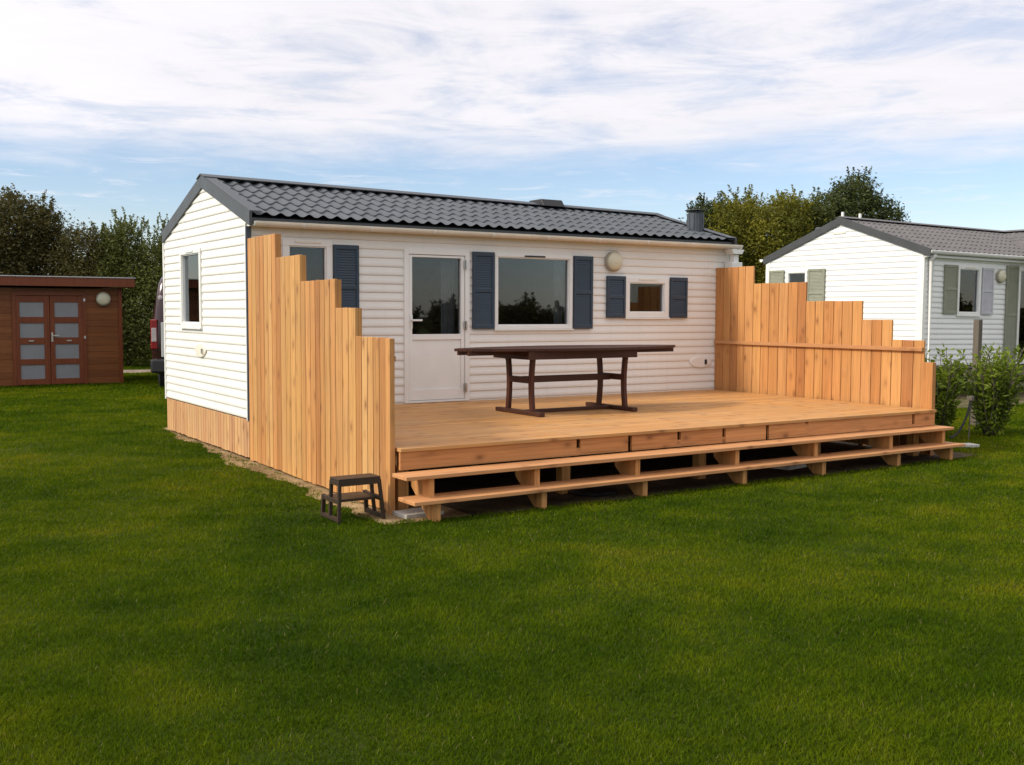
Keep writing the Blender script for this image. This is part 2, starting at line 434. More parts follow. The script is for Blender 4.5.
for x in xs: pb.v += [(x, .15 + 1.6 * sn(x, 2) - .05 * (x - 10), .006), (x, 2.6, .006)]
for i in range(len(xs) - 1): pb.f.append((2 * i, 2 * i + 2, 2 * i + 3, 2 * i + 1))
tag(build('gravel', pb, gd, recalc=False), kind='structure')

# ------------------------------------------------------------------ lawn: real blades
def lawn():
    rs = np.random.RandomState(3)
    F2 = np.array([math.sin(yaw), math.cos(yaw)]); R2d = np.array([math.cos(yaw), -math.sin(yaw)])
    cam2 = np.array([CAM.x, CAM.y])
    P = []; Dp = []
    d = .8
    while d < 44:
        dd = max(.25, d * .06)
        rho = 14000 * (5 / max(d, 4.2)) ** 1.75
        half = .56 * (d + dd) + 3.2
        n = int(rho * dd * 2 * half)
        u = rs.uniform(-half, half, n); s = rs.uniform(d, d + dd, n)
        P.append(cam2 + s[:, None] * F2 + u[:, None] * R2d); Dp.append(s)
        d += dd
    P = np.concatenate(P); D = np.concatenate(Dp); x, y = P[:, 0], P[:, 1]
    snv = lambda q, k: .07 * np.sin(q * 2.1 + k) + .05 * np.sin(q * 5.3 + 1.3 * k) + .03 * np.sin(q * 11.7 + k * 2.1) + .015 * np.sin(q * 27 + k)
    ed = -(.07 + .17 * np.clip((3.6 - y) / 4.5, 0, 1) + .8 * snv(y, 1.7)) * np.clip((3.3 - y) / .9, 0, 1) + .02
    tf = (np.sin(x * 23 + 3 * np.sin(y * 4)) * np.sin(y * 9.5 + 2 * np.sin(x * 13)) > .35) & (rs.rand(len(x)) < .6) & (x < -.03)
    # ragged tufts: soft probability near the soil edge
    keep = ~((x > ed + rs.exponential(.035, len(x)) - .02) & (x < 6.9) & (y < 3.7) & (y > -3.78 + .0 * x) & ~tf)
    fe = -3.93 + .02 * x + .4 * snv(x, .3)
    keep &= ~((x > .0) & (x < 7.15) & (y > fe + rs.exponential(.05, len(x)) - .03) & (y < 3.6))
    keep &= ~((x > -.22) & (x < .3) & (y > -3.82 + .6 * snv(x * 3, 2)) & (y < -3.3))
    keep &= ~((x > -5) & (x < 1.55) & (y > 13.2) & (y < 16.2))
    keep &= ~((y > 16.9 + .9 * snv(x, 2)) & (y < 18.6) & (x < 11))
    keep &= ~((x > 10.2) & (y > .15 + 1.6 * snv(x, 2) - .05 * (x - 10)) & (y < 6))
    # thin worn spots
    worn = (np.sin(x * 1.7 + 2 * np.sin(y * .9)) * np.sin(y * 2.3 + 1.1 * np.sin(x * 1.3)))
    keep &= ~((worn > .86) & (rs.rand(len(x)) < .35))
    P = P[keep]; D = D[keep]; n = len(P)
    tuft = .5 + .5 * np.sin(P[:, 0] * 3.1 + 1.7 * np.sin(P[:, 1] * 2.3)) * np.sin(P[:, 1] * 3.7 + 1.3 * np.sin(P[:, 0] * 1.9))
    h = rs.uniform(.010, .021, n) * (1 + .45 * tuft) * np.clip(D / 12, 1, 1.8)
    wd = rs.uniform(.0013, .0024, n) * np.maximum(1, D / 5.0)
    an = rs.uniform(0, 2 * np.pi, n); la = rs.uniform(0, 2 * np.pi, n); le = rs.uniform(.2, 1.3, n) * h
    sx, sy = np.cos(an) * wd, np.sin(an) * wd; lx, ly = np.cos(la) * le, np.sin(la) * le
    X, Y = P[:, 0], P[:, 1]
    V = np.empty((n, 5, 3), np.float32)
    V[:, 0] = np.stack([X - sx, Y - sy, np.full(n, -.003)], 1); V[:, 1] = np.stack([X + sx, Y + sy, np.full(n, -.003)], 1)
    V[:, 2] = np.stack([X + sx * .75 + lx * .35, Y + sy * .75 + ly * .35, h * .6], 1)
    V[:, 3] = np.stack([X - sx * .75 + lx * .35, Y - sy * .75 + ly * .35, h * .6], 1)
    V[:, 4] = np.stack([X + lx, Y + ly, h], 1)
    me = bpy.data.meshes.new('lawn_grass')
    b = np.arange(n)[:, None] * 5
    idx = np.concatenate([b + np.array([0, 1, 2, 3]), b + np.array([3, 2, 4])], 1).ravel()
    me.vertices.add(n * 5); me.vertices.foreach_set('co', V.ravel())
    me.loops.add(len(idx)); me.loops.foreach_set('vertex_index', idx.astype(np.int32))
    me.polygons.add(2 * n)
    st = np.stack([np.arange(n) * 7, np.arange(n) * 7 + 4], 1).ravel()
    me.polygons.foreach_set('loop_start', st.astype(np.int32))
    me.update(calc_edges=True); me.validate()
    t = NT('grass_blades'); geo = t.n('NewGeometry'); tc = t.n('TexCoord')
    mp = t.n('Mapping'); mp.inputs['Scale'].default_value = (1, 1, 0); t.l(tc.outputs['Object'], mp.inputs[0])
    big = t.noise(mp.outputs[0], .33, 4, .6); mid = t.noise(mp.outputs[0], 2.2, 5, .6)
    v = t.math('ADD', t.math('MULTIPLY', big.outputs[0], .85), t.math('MULTIPLY', mid.outputs[0], .60))
    v = t.math('ADD', t.math('MULTIPLY', geo.outputs['Random Per Island'], .14), t.math('SUBTRACT', v, .30))
    r = t.ramp(v, [(.28, (.030, .062, .0015, 1)), (.43, (.064, .110, .002, 1)), (.57, (.120, .158, .003, 1)), (.74, (.21, .195, .010, 1))])
    dry = t.math('GREATER_THAN', geo.outputs['Random Per Island'], .988)
    col = t.mix(t.math('MULTIPLY', dry, .7), r.outputs[0], (.26, .21, .09, 1))
    pt = t.noise(mp.outputs[0], .8, 6, .7)
    col = t.mix(t.ramp(pt.outputs[0], [(.64, (0, 0, 0, 1)), (.78, (.5, .5, .5, 1))]).outputs[0], col, (.17, .125, .03, 1))
    p = t.n('BsdfPrincipled'); t.l(col, p.inputs['Base Color']); p.inputs['Roughness'].default_value = .9; p.inputs['Specular IOR Level'].default_value = .06
    tr = t.n('BsdfTranslucent'); t.l(col, tr.inputs[0]); mx = t.n('MixShader'); mx.inputs[0].default_value = .35
    t.l(p.outputs[0], mx.inputs[1]); t.l(tr.outputs[0], mx.inputs[2]); t.l(mx.outputs[0], t.out.inputs['Surface'])
    me.materials.append(t.m)
    o = bpy.data.objects.new('lawn_grass', me); COL.objects.link(o)
    tag(o, 'short mown green lawn grass in front of the terrace', 'grass', kind='stuff')
    print('blades', n)
lawn()

# ------------------------------------------------------------------ mobile home builder
def mapper(side, L, W, o0):
    ox, oy = o0
    return {'front': lambda u, z, o: (ox + u, oy - o, z), 'left': lambda u, z, o: (ox - o, oy + u, z),
            'right': lambda u, z, o: (ox + L + o, oy + u, z), 'back': lambda u, z, o: (ox + u, oy + W + o, z)}[side]
def boxP(mb, P, u0, u1, z0, z1, o0, o1):
    vs = [P(u, z, o) for z in (z0, z1) for o in (o0, o1) for u in (u0, u1)]
    return mb.add(vs, [(0, 2, 3, 1), (4, 5, 7, 6), (0, 1, 5, 4), (2, 6, 7, 3), (0, 4, 6, 2), (1, 3, 7, 5)])
def clad(mb, P, u0, u1, z0, z1, pitch, holes, gable=None, flat=None):
    """lapped courses as real profile; holes are (u0,u1,z0,z1); gable=(apex_u, slope, eave z)"""
    segs = []
    z = z0
    while z < z1 - 1e-4:
        zt = min(z + pitch, z1)
        if flat is not None: prof = [(0, flat), (1, flat)]
        else: prof = [(0., .004), (.05, .0125), (.13, .0158), (.26, .0170), (.48, .0150), (.60, .0118), (.80, .0085), (1., .0060)]
        for (a, oa), (b, ob) in zip(prof[:-1], prof[1:]):
            za, zb = z + a * pitch, z + b * pitch
            if za >= z1: continue
            if zb > z1: ob = oa + (ob - oa) * (z1 - za) / (zb - za); zb = z1
            cuts = sorted({za, zb, *[h for q in holes for h in (q[2], q[3]) if za < h < zb], *([gable[2]] if gable and za < gable[2] < zb else [])})
            for c0, c1 in zip(cuts[:-1], cuts[1:]):
                f0 = oa + (ob - oa) * (c0 - za) / (zb - za); f1 = oa + (ob - oa) * (c1 - za) / (zb - za)
                segs.append((c0, f0, c1, f1))
        z = zt
    for c0, f0, c1, f1 in segs:
        mid = (c0 + c1) / 2
        def lim(zz):
            if gable and zz > gable[2]:
                hw = (gable[3] - zz) / gable[1]
                return (max(u0, gable[0] - hw), min(u1, gable[0] + hw))
            return (u0, u1)
        la, lb = lim(c0 + 1e-6), lim(c1)
        ivs = []
        cur = None
        hs = sorted([q for q in holes if q[2] <= mid <= q[3]])
        pos = None
        for q in hs:
            ivs.append((pos, q[0])); pos = q[1]
        ivs.append((pos, None))
        for a, b in ivs:
            a0 = la[0] if a is None else a; a1 = lb[0] if a is None else a
            b0 = la[1] if b is None else b; b1 = lb[1] if b is None else b
            if b0 - a0 < 1e-4 and b1 - a1 < 1e-4: continue
            mb.add([P(a0, c0, f0), P(b0, c0, f0), P(b1, c1, f1), P(a1, c1, f1)], [(0, 1, 2, 3)])

def window(P, u0, u1, z0, z1, parent, fw=.065, vent=True, hood=None, curtain=None, mullion=False, label=None):
    f = MB()
    for a, b, c, d in ((u0, u1, z0, z0 + fw), (u0, u1, z1 - fw, z1), (u0, u0 + fw, z0 + fw, z1 - fw), (u1 - fw, u1, z0 + fw, z1 - fw)):
        boxP(f, P, a, b, c, d, -.09, .034)
    wf = build('window', f, 'pvc', parent, bevel=.004, label=label)
    q = MB(); s = .012; a0, a1, b0, b1 = u0 + fw, u1 - fw, z0 + fw, z1 - fw
    for a, b, c, d in ((a0, a1, b0, b0 + s), (a0, a1, b1 - s, b1), (a0, a0 + s, b0 + s, b1 - s), (a1 - s, a1, b0 + s, b1 - s)):
        boxP(q, P, a, b, c, d, -.05, .018)
    build('sash', q, 'pvc', wf)
    p = MB(); boxP(p, P, a0 + .01, a1 - .01, b0 + .01, b1 - .01, -.022, -.014)
    build('pane', p, 'glass', wf)
    if vent:
        v = MB(); uc = (u0 + u1) / 2; boxP(v, P, uc - .15, uc + .15, z1 - .036, z1 - .018, .034, .046)
        build('trickle_vent', v, 'cream' if vent == 'cream' else 'black' if vent == 'black' else 'pvc', wf)
    si = MB(); boxP(si, P, u0 - .01, u1 + .01, z0 - .018, z0 - .001, -.03, .05); build('sill', si, 'pvc', wf)
    if curtain:
        for cu0, cu1, mt in curtain:
            c = MB(); n = max(6, int((cu1 - cu0) / .012)); o = 0
            for i in range(n + 1):
                u = cu0 + (cu1 - cu0) * i / n; off = -.16 + .022 * math.sin(u * 95) + .008 * math.sin(u * 41)
                c.v += [P(u, z0 - .05, off), P(u, z1 - .05, off)]
            for i in range(n): c.f.append((2 * i, 2 * i + 2, 2 * i + 3, 2 * i + 1))
            build('curtain', c, mt, wf, recalc=False, smooth=True)
    return wf
def shutter(P, u0, u1, z0, z1, mat, parent, label=None):
    s = MB(); fw = .035
    for a, b, c, d in ((u0, u1, z0, z0 + .05), (u0, u1, z1 - .05, z1), (u0, u0 + fw, z0 + .05, z1 - .05), (u1 - fw, u1, z0 + .05, z1 - .05),
                       (u0 + fw, u1 - fw, (z0 + z1) / 2 - .022, (z0 + z1) / 2 + .022)):
        boxP(s, P, a, b, c, d, .022, .052)
    sh = build('shutter', s, mat, parent, bevel=.003, label=label)
    q = MB()
    for lo, hi in ((z0 + .05, (z0 + z1) / 2 - .022), ((z0 + z1) / 2 + .022, z1 - .05)):
        n = max(3, int((hi - lo) / .027)); st = (hi - lo) / n
        for i in range(n):
            z = lo + i * st
            q.add([P(u0 + fw, z, .046), P(u1 - fw, z, .046), P(u1 - fw, z + st * 1.05, .036), P(u0 + fw, z + st * 1.05, .036)], [(0, 1, 2, 3)])
            q.add([P(u0 + fw, z, .046), P(u1 - fw, z, .046), P(u1 - fw, z, .032), P(u0 + fw, z, .032)], [(0, 1, 2, 3)])
    build('louvre', q, mat, sh, recalc=False)
    return sh
def wall_lamp(P, u, z, r, parent, name='wall_lamp'):
    c = P(u, z, .02); dirv = Vector(P(u, z, 1)) - Vector(P(u, z, 0)); ax = 'y' if abs(dirv.y) > .5 else 'x'; sg = dirv.y if ax == 'y' else dirv.x
    b = MB().lathe([(r * .97, 0), (r, .004 * sg), (r, .045 * sg), (r * .93, .05 * sg)], c, ax, 28)
    lb = build(name, b, 'lampbase', parent, smooth=False)
    d = MB().lathe([(r * .93, .048 * sg), (r * .9, .066 * sg), (r * .75, .084 * sg), (r * .45, .096 * sg), (0.0, .10 * sg)], c, ax, 28)
    build('lamp_cover', d, 'lamp', lb, smooth=True)
    return lb

def tile_sheet(mb, x0, x1, ylow, yridge, zlow, zridge, rows=6, wave=.16, amp=.016, step=.017, clip=None):
    """pressed tile sheet between eave line and ridge line"""
    nx = int((x1 - x0) / wave * 8); per = 5
    sl = []
    for r in range(rows):
        for k in range(per):
            fr = k / (per - 1) * .999
            sl.append((r + fr, step * (1 - fr)))
    o = len(mb.v)
    for s, h in sl:
        q = s / rows; y = ylow + (yridge - ylow) * q; z = zlow + (zridge - zlow) * q
        for i in range(nx + 1):
            x = x0 + (x1 - x0) * i / nx
            c = .5 + .5 * math.cos(2 * math.pi * (x - x0) / wave); c = c ** 1.4
            mb.v.append((x, y, z + h + amp * 2 * c))
    for j in range(len(sl) - 1):
        for i in range(nx):
            a = o + j * (nx + 1) + i
            mb.f.append((a, a + 1, a + nx + 2, a + nx + 1))

# =================================================================== MAIN MOBILE HOME
L, W = 6.88, 3.34
ZS, ZE, AP = .445, 2.53, 1.54
SL = .315; ZR = 3.04     # siding apex
home = tag(empty('mobile_home', (0, 0, 0)), 'ivory clad mobile home with slate grey tiled roof and dark blue shutters behind the terrace', 'mobile home', 'mobile homes')
PL, PR_, PB = (mapper(q, L, W, (0, 0)) for q in ('left', 'right', 'back')); PF = mapper('front', L, W, (-.022, 0))
hol_f = [(.40, .97, 1.40, 2.375), (1.85, 2.715, .56, 2.32), (3.07, 4.225, 1.39, 2.31), (5.08, 5.82, 1.53, 2.06)]
hol_l = [(1.64, 2.52, 1.395, 2.345)]
s = MB()
clad(s, PF, .022, L + .022, ZS, 2.60, .0975, hol_f)
clad(s, PL, 0.0, W, ZS, 3.04, .0975, hol_l, gable=(AP, (3.04 - ZE) / 1.70, ZE, 3.04))
clad(s, PR_, 0.0, W, ZS, 2.93, .0975, [], gable=(AP, (2.93 - ZE) / 1.70, ZE, 2.93))
clad(s, PB, 0.0, L, ZS, 2.60, .0975, [])
build('wall', s, 'siding', home, recalc=False)
s = MB()
clad(s, PF, 0.09, L - .09, ZS, 2.5, .5, hol_f, flat=-.09)
clad(s, PL, 0.09, W - .09, ZS, 2.5, .5, hol_l, flat=-.09)
clad(s, PR_, 0.09, W - .09, ZS, 2.5, .5, [], flat=-.09)
clad(s, PB, 0.09, L - .09, ZS, 2.5, .5, [], flat=-.09)
s.box(.03, L - .03, .03, W - .03, .40, .50)
s.box(.03, L - .03, .03, W - .03, 2.47, 2.50)
s.box(1.25, 1.28, .1, W - .1, .5, 2.47); s.box(4.75, 4.78, .1, W - .1, .5, 2.47)
build('interior_wall', s, 'interior', home, recalc=False)
s = MB(); s.box(2.2, 4.6, W - .75, W - .12, .5, 1.40); s.box(2.2, 4.6, W - .45, W - .12, 1.85, 2.4); s.box(3.2, 4.1, .9, 1.6, .95, 1.0); s.box(3.6, 3.7, 1.2, 1.3, .5, .95)
pieces('kitchen_unit', s, 'curtain_brown', home)
# roof: tile sheet both sides, verge boards, ridge cap
yl, yb, zlow, ztop, xr0, xr1 = -.165, W + .0, 2.585, 3.135, -.01, L - .02
def settle(m):
    m.v = [(x, y, z - .0135 * max(0, x) * min(1, max(0, (z - 2.6) / .54))) for x, y, z in m.v]; return m
rf = MB(); tile_sheet(rf, xr0, xr1, yl, AP, zlow, ztop); tile_sheet(rf, xr0, xr1, yb, AP, zlow, ztop)
roof = build('roof', settle(rf), 'tile', home, smooth=False, recalc=False)
s = MB(); s.prism([(yl + .03, zlow - .05), (AP, ztop - .06), (yb - .03, zlow - .05), (yb - .03, zlow - .012), (AP, ztop - .012), (yl + .03, zlow - .012)], 'x', xr0 + .01, xr1 - .01)
build('roof_deck', settle(s), 'trim', roof)
s = MB()
for x in (-.035, L - .02):
    a, b = (x, x + .03) if x < 0 else (x, x + .035)
    s.prism([(yl - .01, zlow - .098), (AP, ztop - .098), (AP, ztop + .05), (yl - .01, zlow + .05)], 'x', a, b)
    s.prism([(yb + .01, zlow - .098), (AP, ztop - .098), (AP, ztop + .05), (yb + .01, zlow + .05)], 'x', a, b)
pieces('verge_board', settle(s), 'trim', roof)
s = MB()
for a, b in ((-.032, .10), (L - .13, L + .012)):
    s.prism([(yl - .005, zlow + .052), (AP, ztop + .052), (AP, ztop + .060), (yl - .005, zlow + .060)], 'x', a, b)
    s.prism([(yb + .005, zlow + .052), (AP, ztop + .052), (AP, ztop + .060), (yb + .005, zlow + .060)], 'x', a, b)
pieces('verge_flashing', settle(s), 'tile', roof)
s = MB(); s.prism([(AP - .16, ztop + .020), (AP - .02, ztop + .066), (AP + .02, ztop + .066), (AP + .16, ztop + .020), (AP + .155, ztop + .012), (AP, ztop + .052), (AP - .155, ztop + .012)], 'x', -.046, L + .014)
build('ridge_cap', settle(s), 'tile', roof)
s = MB(); s.prism([(-.10, 2.49), (-.004, 2.49), (-.004, 2.60), (-.10, 2.575)], 'x', 0, L - .02)
build('fascia_board', s, 'siding', home)
# gutter: half round
prof = []
for k in range(9):
    a = math.pi + math.pi * k / 8; prof.append((-.155 + .048 * math.cos(a), 2.535 + .052 * math.sin(a)))
for k in range(8, -1, -1):
    a = math.pi + math.pi * k / 8; prof.append((-.155 + .043 * math.cos(a), 2.537 + .046 * math.sin(a)))
s = MB().prism(prof, 'x', .03, 6.98)
gut = build('gutter', s, 'cream', home)
s = MB()
for gx in [.55 + .79 * i for i in range(9)]:
    pr2 = [(-.155 + .053 * math.cos(math.pi + math.pi * k / 8), 2.535 + .057 * math.sin(math.pi + math.pi * k / 8)) for k in range(9)]
    pr2 += [(-.155 + .049 * math.cos(math.pi + math.pi * k / 8), 2.535 + .053 * math.sin(math.pi + math.pi * k / 8)) for k in range(8, -1, -1)]
    s.prism(pr2, 'x', gx, gx + .025)
pieces('bracket', s, 'pvc', gut)
s = MB(); s.prism(prof[:9], 'x', .018, .03); s.prism(prof[:9], 'x', 6.98, 6.992); pieces('end_cap', s, 'pvc', gut)
# hopper + downpipe
s = MB()
s.prism([(6.78, 2.475), (7.02, 2.475), (6.98, 2.41), (6.82, 2.41)], 'y', -.20, -.05)
s.box(6.86, 6.95, -.16, -.07, 2.20, 2.41); s.box(6.80, 7.0, -.185, -.045, 2.22, 2.30)
s.box(6.87, 6.94, -.15, -.08, .1, 2.2)
build('downpipe', s, 'pvc', home, bevel=.006)
# corner trims
s = MB(); s.box(-.022, .034, -.026, -.0005, .425, 2.49); pieces('corner_trim', s, 'trim_blue', home)
s = MB(); s.box(-.026, .02, W - .02, W + .026, .43, 2.53); s.box(L - .035, L + .022, -.026, -.0005, .43, 2.5); s.box(-.024, -.0005, 0.0, .022, .43, 2.52)
pieces('corner_trim', s, 'pvc', home, label='white corner trim')
# openings
window(PF, .40, .97, 1.40, 2.375, home, .07, vent='cream', curtain=[(.45, .95, 'curtain_dark')])
window(PF, 3.07, 4.225, 1.39, 2.31, home, .044, vent='black', curtain=[(4.06, 4.19, 'curtain')])
window(PF, 5.08, 5.82, 1.53, 2.06, home, .07, vent='cream', curtain=[(5.3, 5.78, 'curtain_brown')])
window(PL, 1.64, 2.52, 1.395, 2.345, home, .055, curtain=[(1.70, 2.46, 'curtain_dark')])
for a, b, c, d in ((.98, 1.28, 1.39, 2.333), (2.755, 3.055, 1.392, 2.315), (4.24, 4.535, 1.387, 2.31), (4.765, 5.07, 1.525, 2.07), (5.84, 6.14, 1.525, 2.072)):
    shutter(PF, a, b, c, d, 'shutter', home)
wall_lamp(PF, 4.865, 2.257, .13, home)
def oval_disc(u, v, hu, hv, Pm):
    m = MB(); rings_ = [(1, .014), (1, .028), (.9, .034)]
    for sc_, o_ in rings_:
        for k in range(28): a = 2 * math.pi * k / 28; m.v.append(Pm(u + hu * sc_ * math.cos(a), v + hv * sc_ * math.sin(a), o_))
    for j in range(2):
        for k in range(28): m.f.append((j * 28 + k, j * 28 + (k + 1) % 28, (j + 1) * 28 + (k + 1) % 28, (j + 1) * 28 + k))
    m.f.append(tuple(range(56, 84))); return m
s = oval_disc(6.42, .917, .20, .078, PF)
vn = build('vent_cover', s, 'siding', home); s = MB(); s.box(6.46, 6.49, -.05, -.0345, .885, .95); build('lock', s, 'black', vn)
s = oval_disc(1.70, 1.125, .21, .085, PL)
vn = build('vent_cover', s, 'cream', home); s = MB(); s.box(-.05, -.0345, 1.55, 1.60, 1.09, 1.15); build('lock', s, 'chrome', vn)
# door
s = MB()
for a, b, c, d in ((1.85, 1.91, .535, 2.32), (2.655, 2.715, .535, 2.32), (1.91, 2.655, 2.26, 2.32), (1.91, 2.655, .535, .56)): boxP(s, PF, a, b, c, d, -.07, .036)
door = build('door', s, 'pvc', home, bevel=.004)
s = MB(); u0, u1 = 1.915, 2.65
for a, b, c, d in ((u0, u0 + .04, .565, 2.255), (u1 - .045, u1, .565, 2.255), (u0 + .04, u1 - .045, 2.228, 2.255), (u0 + .04, u1 - .045, 1.27, 1.335), (u0 + .04, u1 - .045, .565, .69)):
    boxP(s, PF, a, b, c, d, -.045, .024)
boxP(s, PF, u0 + .04, u1 - .045, .69, 1.27, -.03, .008)
build('door_leaf', s, 'pvc', door, bevel=.003)
s = MB(); boxP(s, PF, u0 + .04, u1 - .045, 1.335, 2.228, -.02, -.012); build('pane', s, 'glass', door)
s = MB(); boxP(s, PF, 1.925, 1.955, 1.40, 1.56, .024, .034); boxP(s, PF, 1.932, 1.95, 1.49, 1.51, .034, .07); boxP(s, PF, 1.932, 2.06, 1.488, 1.510, .062, .078)
build('handle', s, 'pvc', door, bevel=.003)
for z in (.66, 1.40, 2.12):
    s = MB(); boxP(s, PF, 2.635, 2.675, z - .01, z + .085, .03, .05); s.tube([PF(2.655, z - .02, .058), PF(2.655, z + .09, .058)], .010, 8)
    build('hinge', s, 'chrome', door)
s = MB()
for i in range(41):
    u = 2.42 + i * .005; s.v += [PF(u, .6, -.15 + .015 * math.sin(u * 110)), PF(u, 2.2, -.15 + .015 * math.sin(u * 110))]
for i in range(40): s.f.append((2 * i, 2 * i + 2, 2 * i + 3, 2 * i + 1))
build('curtain', s, 'curtain', door, recalc=False)
# flue and roof vent
zf = zlow + (ztop - zlow) * (.5 - yl) / (AP - yl) - .05
s = MB(); s.lathe([(.115, zf - .06), (.115, zf + .25), (.10, zf + .27), (.10, zf + .275)], (6.69, .45, 0), 'z', 20)
for k in range(10):
    a = 2 * math.pi * k / 10; s.box(6.69 + .112 * math.cos(a) - .008, 6.69 + .112 * math.cos(a) + .008, .45 + .112 * math.sin(a) - .008, .45 + .112 * math.sin(a) + .008, zf - .02, zf + .24)
fl = build('flue', s, 'flue', roof)
s = MB().lathe([(.0, zf + .295), (.15, zf + .295), (.15, zf + .305), (0.0, zf + .315)], (6.69, .45, 0), 'z', 20); build('flue_cap', s, 'flue', fl)
s = MB(); s.prism([(AP - .24, 3.075), (AP + .2, 3.075), (AP + .14, 3.175), (AP - .16, 3.175)], 'x', 4.66, 5.02)
sk = build('roof_vent', s, 'black', roof, bevel=.01)
s = MB(); s.box(5.03, 5.07, AP - .1, AP + .1, 3.10, 3.165); build('vent_flap', s, 'pvc', sk)

home.location = (.02, .03, 0)
# timber skirting round the base
sk = tag(empty('timber_skirting', (.0, 1.6, 0)), 'low skirting of narrow vertical larch boards under the ivory home gable', 'skirting')
s = MB(); y = W - .005
while y > .0:
    wd = rnd.uniform(.085, .115); s.box(.004, .026, max(y - wd + .010, .0), y, .03 + rnd.uniform(-.006, .006), .436); y -= wd
build('board_panel', s, 'larch_pink', sk, bevel=.002)
s = MB(); x = .03
while x < L - .05:
    wd = rnd.uniform(.085, .115); s.box(x, x + wd - .004, W - .03, W - .008, .03, .436); x += wd
y = .1
while y < W - .1:
    wd = rnd.uniform(.085, .115); s.box(L - .03, L - .008, y, y + wd - .004, .03, .436); y += wd
build('board_panel', s, 'larch_pink', sk)
s = MB(); s.box(.03, .07, .05, W - .1, .10, .15); s.box(.03, .07, .05, W - .1, .32, .37); pieces('rail', s, 'larch_y', sk)
# chassis beams
home.location = (0, 0, 0)
s = MB(); s.box(.1, L - .1, .7, .78, .25, .40); s.box(.1, L - .1, 2.5, 2.58, .25, .40)
for x in (.6, 2.4, 4.2, 6.1):
    for y in (.74, 2.54): s.box(x - .1, x + .1, y - .1, y + .1, 0, .25)
build('chassis', s, 'steel', home)
home.location = (.02, .03, 0)

# =================================================================== TERRACE
DZ = .529
deck = tag(empty('timber_terrace', (3.3, -1.8, 0)), 'raised new larch timber terrace with two long open steps along its front', 'terrace')
s = MB(); y = .02; wdt = 3.62 / 26; k = 0
while k < 26:
    # each course is made of one or two lengths
    cut = [.012, (1.9, 4.6, 3.3)[k % 3] + rnd.uniform(-.2, .2), 6.64]
    for a, b in zip(cut[:-1], cut[1:]):
        s.box(a + .0015, b - .0015, y - wdt + .0055, y, DZ - .028, DZ + rnd.uniform(-.0012, .0012))
    y -= wdt; k += 1
build('decking', s, 'larch_deck', deck, bevel=.0025)
deck_front = y
# front fascia, with notches where the joist ends show
s = MB(); slots = [(1.74, .55), (2.31, 1), (2.89, .55), (3.455, .6), (4.035, 1), (4.59, .12), (6.27, .8)]
x = .02; zt, zb = DZ - .030, .357; FY0, FY1 = deck_front + .028, deck_front + .056
for sx, dp in slots:
    s.box(x, sx - .022, FY0, FY1, zb, zt)
    if dp < 1: s.box(sx - .0215, sx + .0215, FY0 + .0005, FY1, zb, zt - (zt - zb) * dp)
    x = sx + .022
s.box(x, 6.64, FY0, FY1, zb, zt)
build('fascia_board', s, 'larch_fascia', deck)
s = MB(); x = .1
while x < 6.6: s.box(x, x + .045, -3.40, -.06, .36, DZ - .03); x += .44
pieces('joist', s, 'larch_y', deck)
s = MB()
for x in (.11, 1.7, 3.3, 4.9, 6.5):
    for y in (-3.40, -1.8, -.3): s.box(x - .045, x + .045, y - .045, y + .045, 0, .36)
pieces('support_post', s, 'larch_v', deck)
# steps, run 1 degree out of line with the deck as in the photo
SK = .0145
def sy(x, y): return y + SK * x
def skew_box(mb, x0, x1, y0, y1, z0, z1):
    return mb.add([(x, sy(x, y), z) for z in (z0, z1) for y in (y0, y1) for x in (x0, x1)],
                  [(0, 2, 3, 1), (4, 5, 7, 6), (0, 1, 5, 4), (2, 6, 7, 3), (0, 4, 6, 2), (1, 3, 7, 5)])
build('tread', skew_box(MB(), -.085, 6.69, -3.885, -3.635, .322, .352), 'larch_x', deck, bevel=.004)
build('tread', skew_box(MB(), -.075, 6.73, -4.00, -3.72, .147, .177), 'larch_x', deck, bevel=.004)
for x in (.20, 1.19, 2.26, 3.47, 4.56, 5.72, 6.62):
    s = MB(); o = SK * x
    s.prism([(-3.94 + o, -.01), (-3.94 + o, .146), (-3.835 + o, .178), (-3.835 + o, .3215), (-3.52 + o, .3215), (-3.54 + o, .22), (-3.84 + o, -.01)], 'x', x - .07, x - .018)
    build('stringer', s, 'larch_v', deck, bevel=.003)
# black notch backing is the dark void itself

# concrete pads
def slab(cx, cy, sx, sy_, h, rz, label, mat='concrete'):
    o = empty('paving_slab', (0, 0, 0)); bpy.data.objects.remove(o)
    m = MB(); c, s_ = math.cos(rz), math.sin(rz)
    q = [(-sx / 2, -sy_ / 2), (sx / 2, -sy_ / 2), (sx / 2, sy_ / 2), (-sx / 2, sy_ / 2)]
    m.prism([(a * c - b * s_, a * s_ + b * c) for a, b in q], 'z', -.01, h)
    o = build('paving_slab', m, mat, None, bevel=.004); o.location = (cx, cy, .006)
    tag(o, label, 'paving slab', 'concrete slabs lying under and beside the steps'); return o
slab(.15, -3.62, .34, .22, .028, .06, 'pale concrete slab under the left end of the steps beside the stool')
slab(4.59, -3.34, .34, .22, .035, .2, 'pale concrete slab in the shadow below the middle of the steps')
slab(7.25, -3.12, .42, .3, .03, .1, 'pale concrete slab in shade below the right end of the steps')
slab(7.74, -3.22, .26, .17, .03, -.2, 'small pale slab on the grass off the right end of the steps')
m = MB().lathe([(.22, 0), (.23, .012), (.21, .03), (.06, .038), (0.0, .038)], (0, 0, 0), 'z', 22)
o = build('drain_cover', m, 'black'); o.location = (1.93, -3.52, .008); tag(o, 'flat black round cover on the soil under the lower step', 'drain cover')

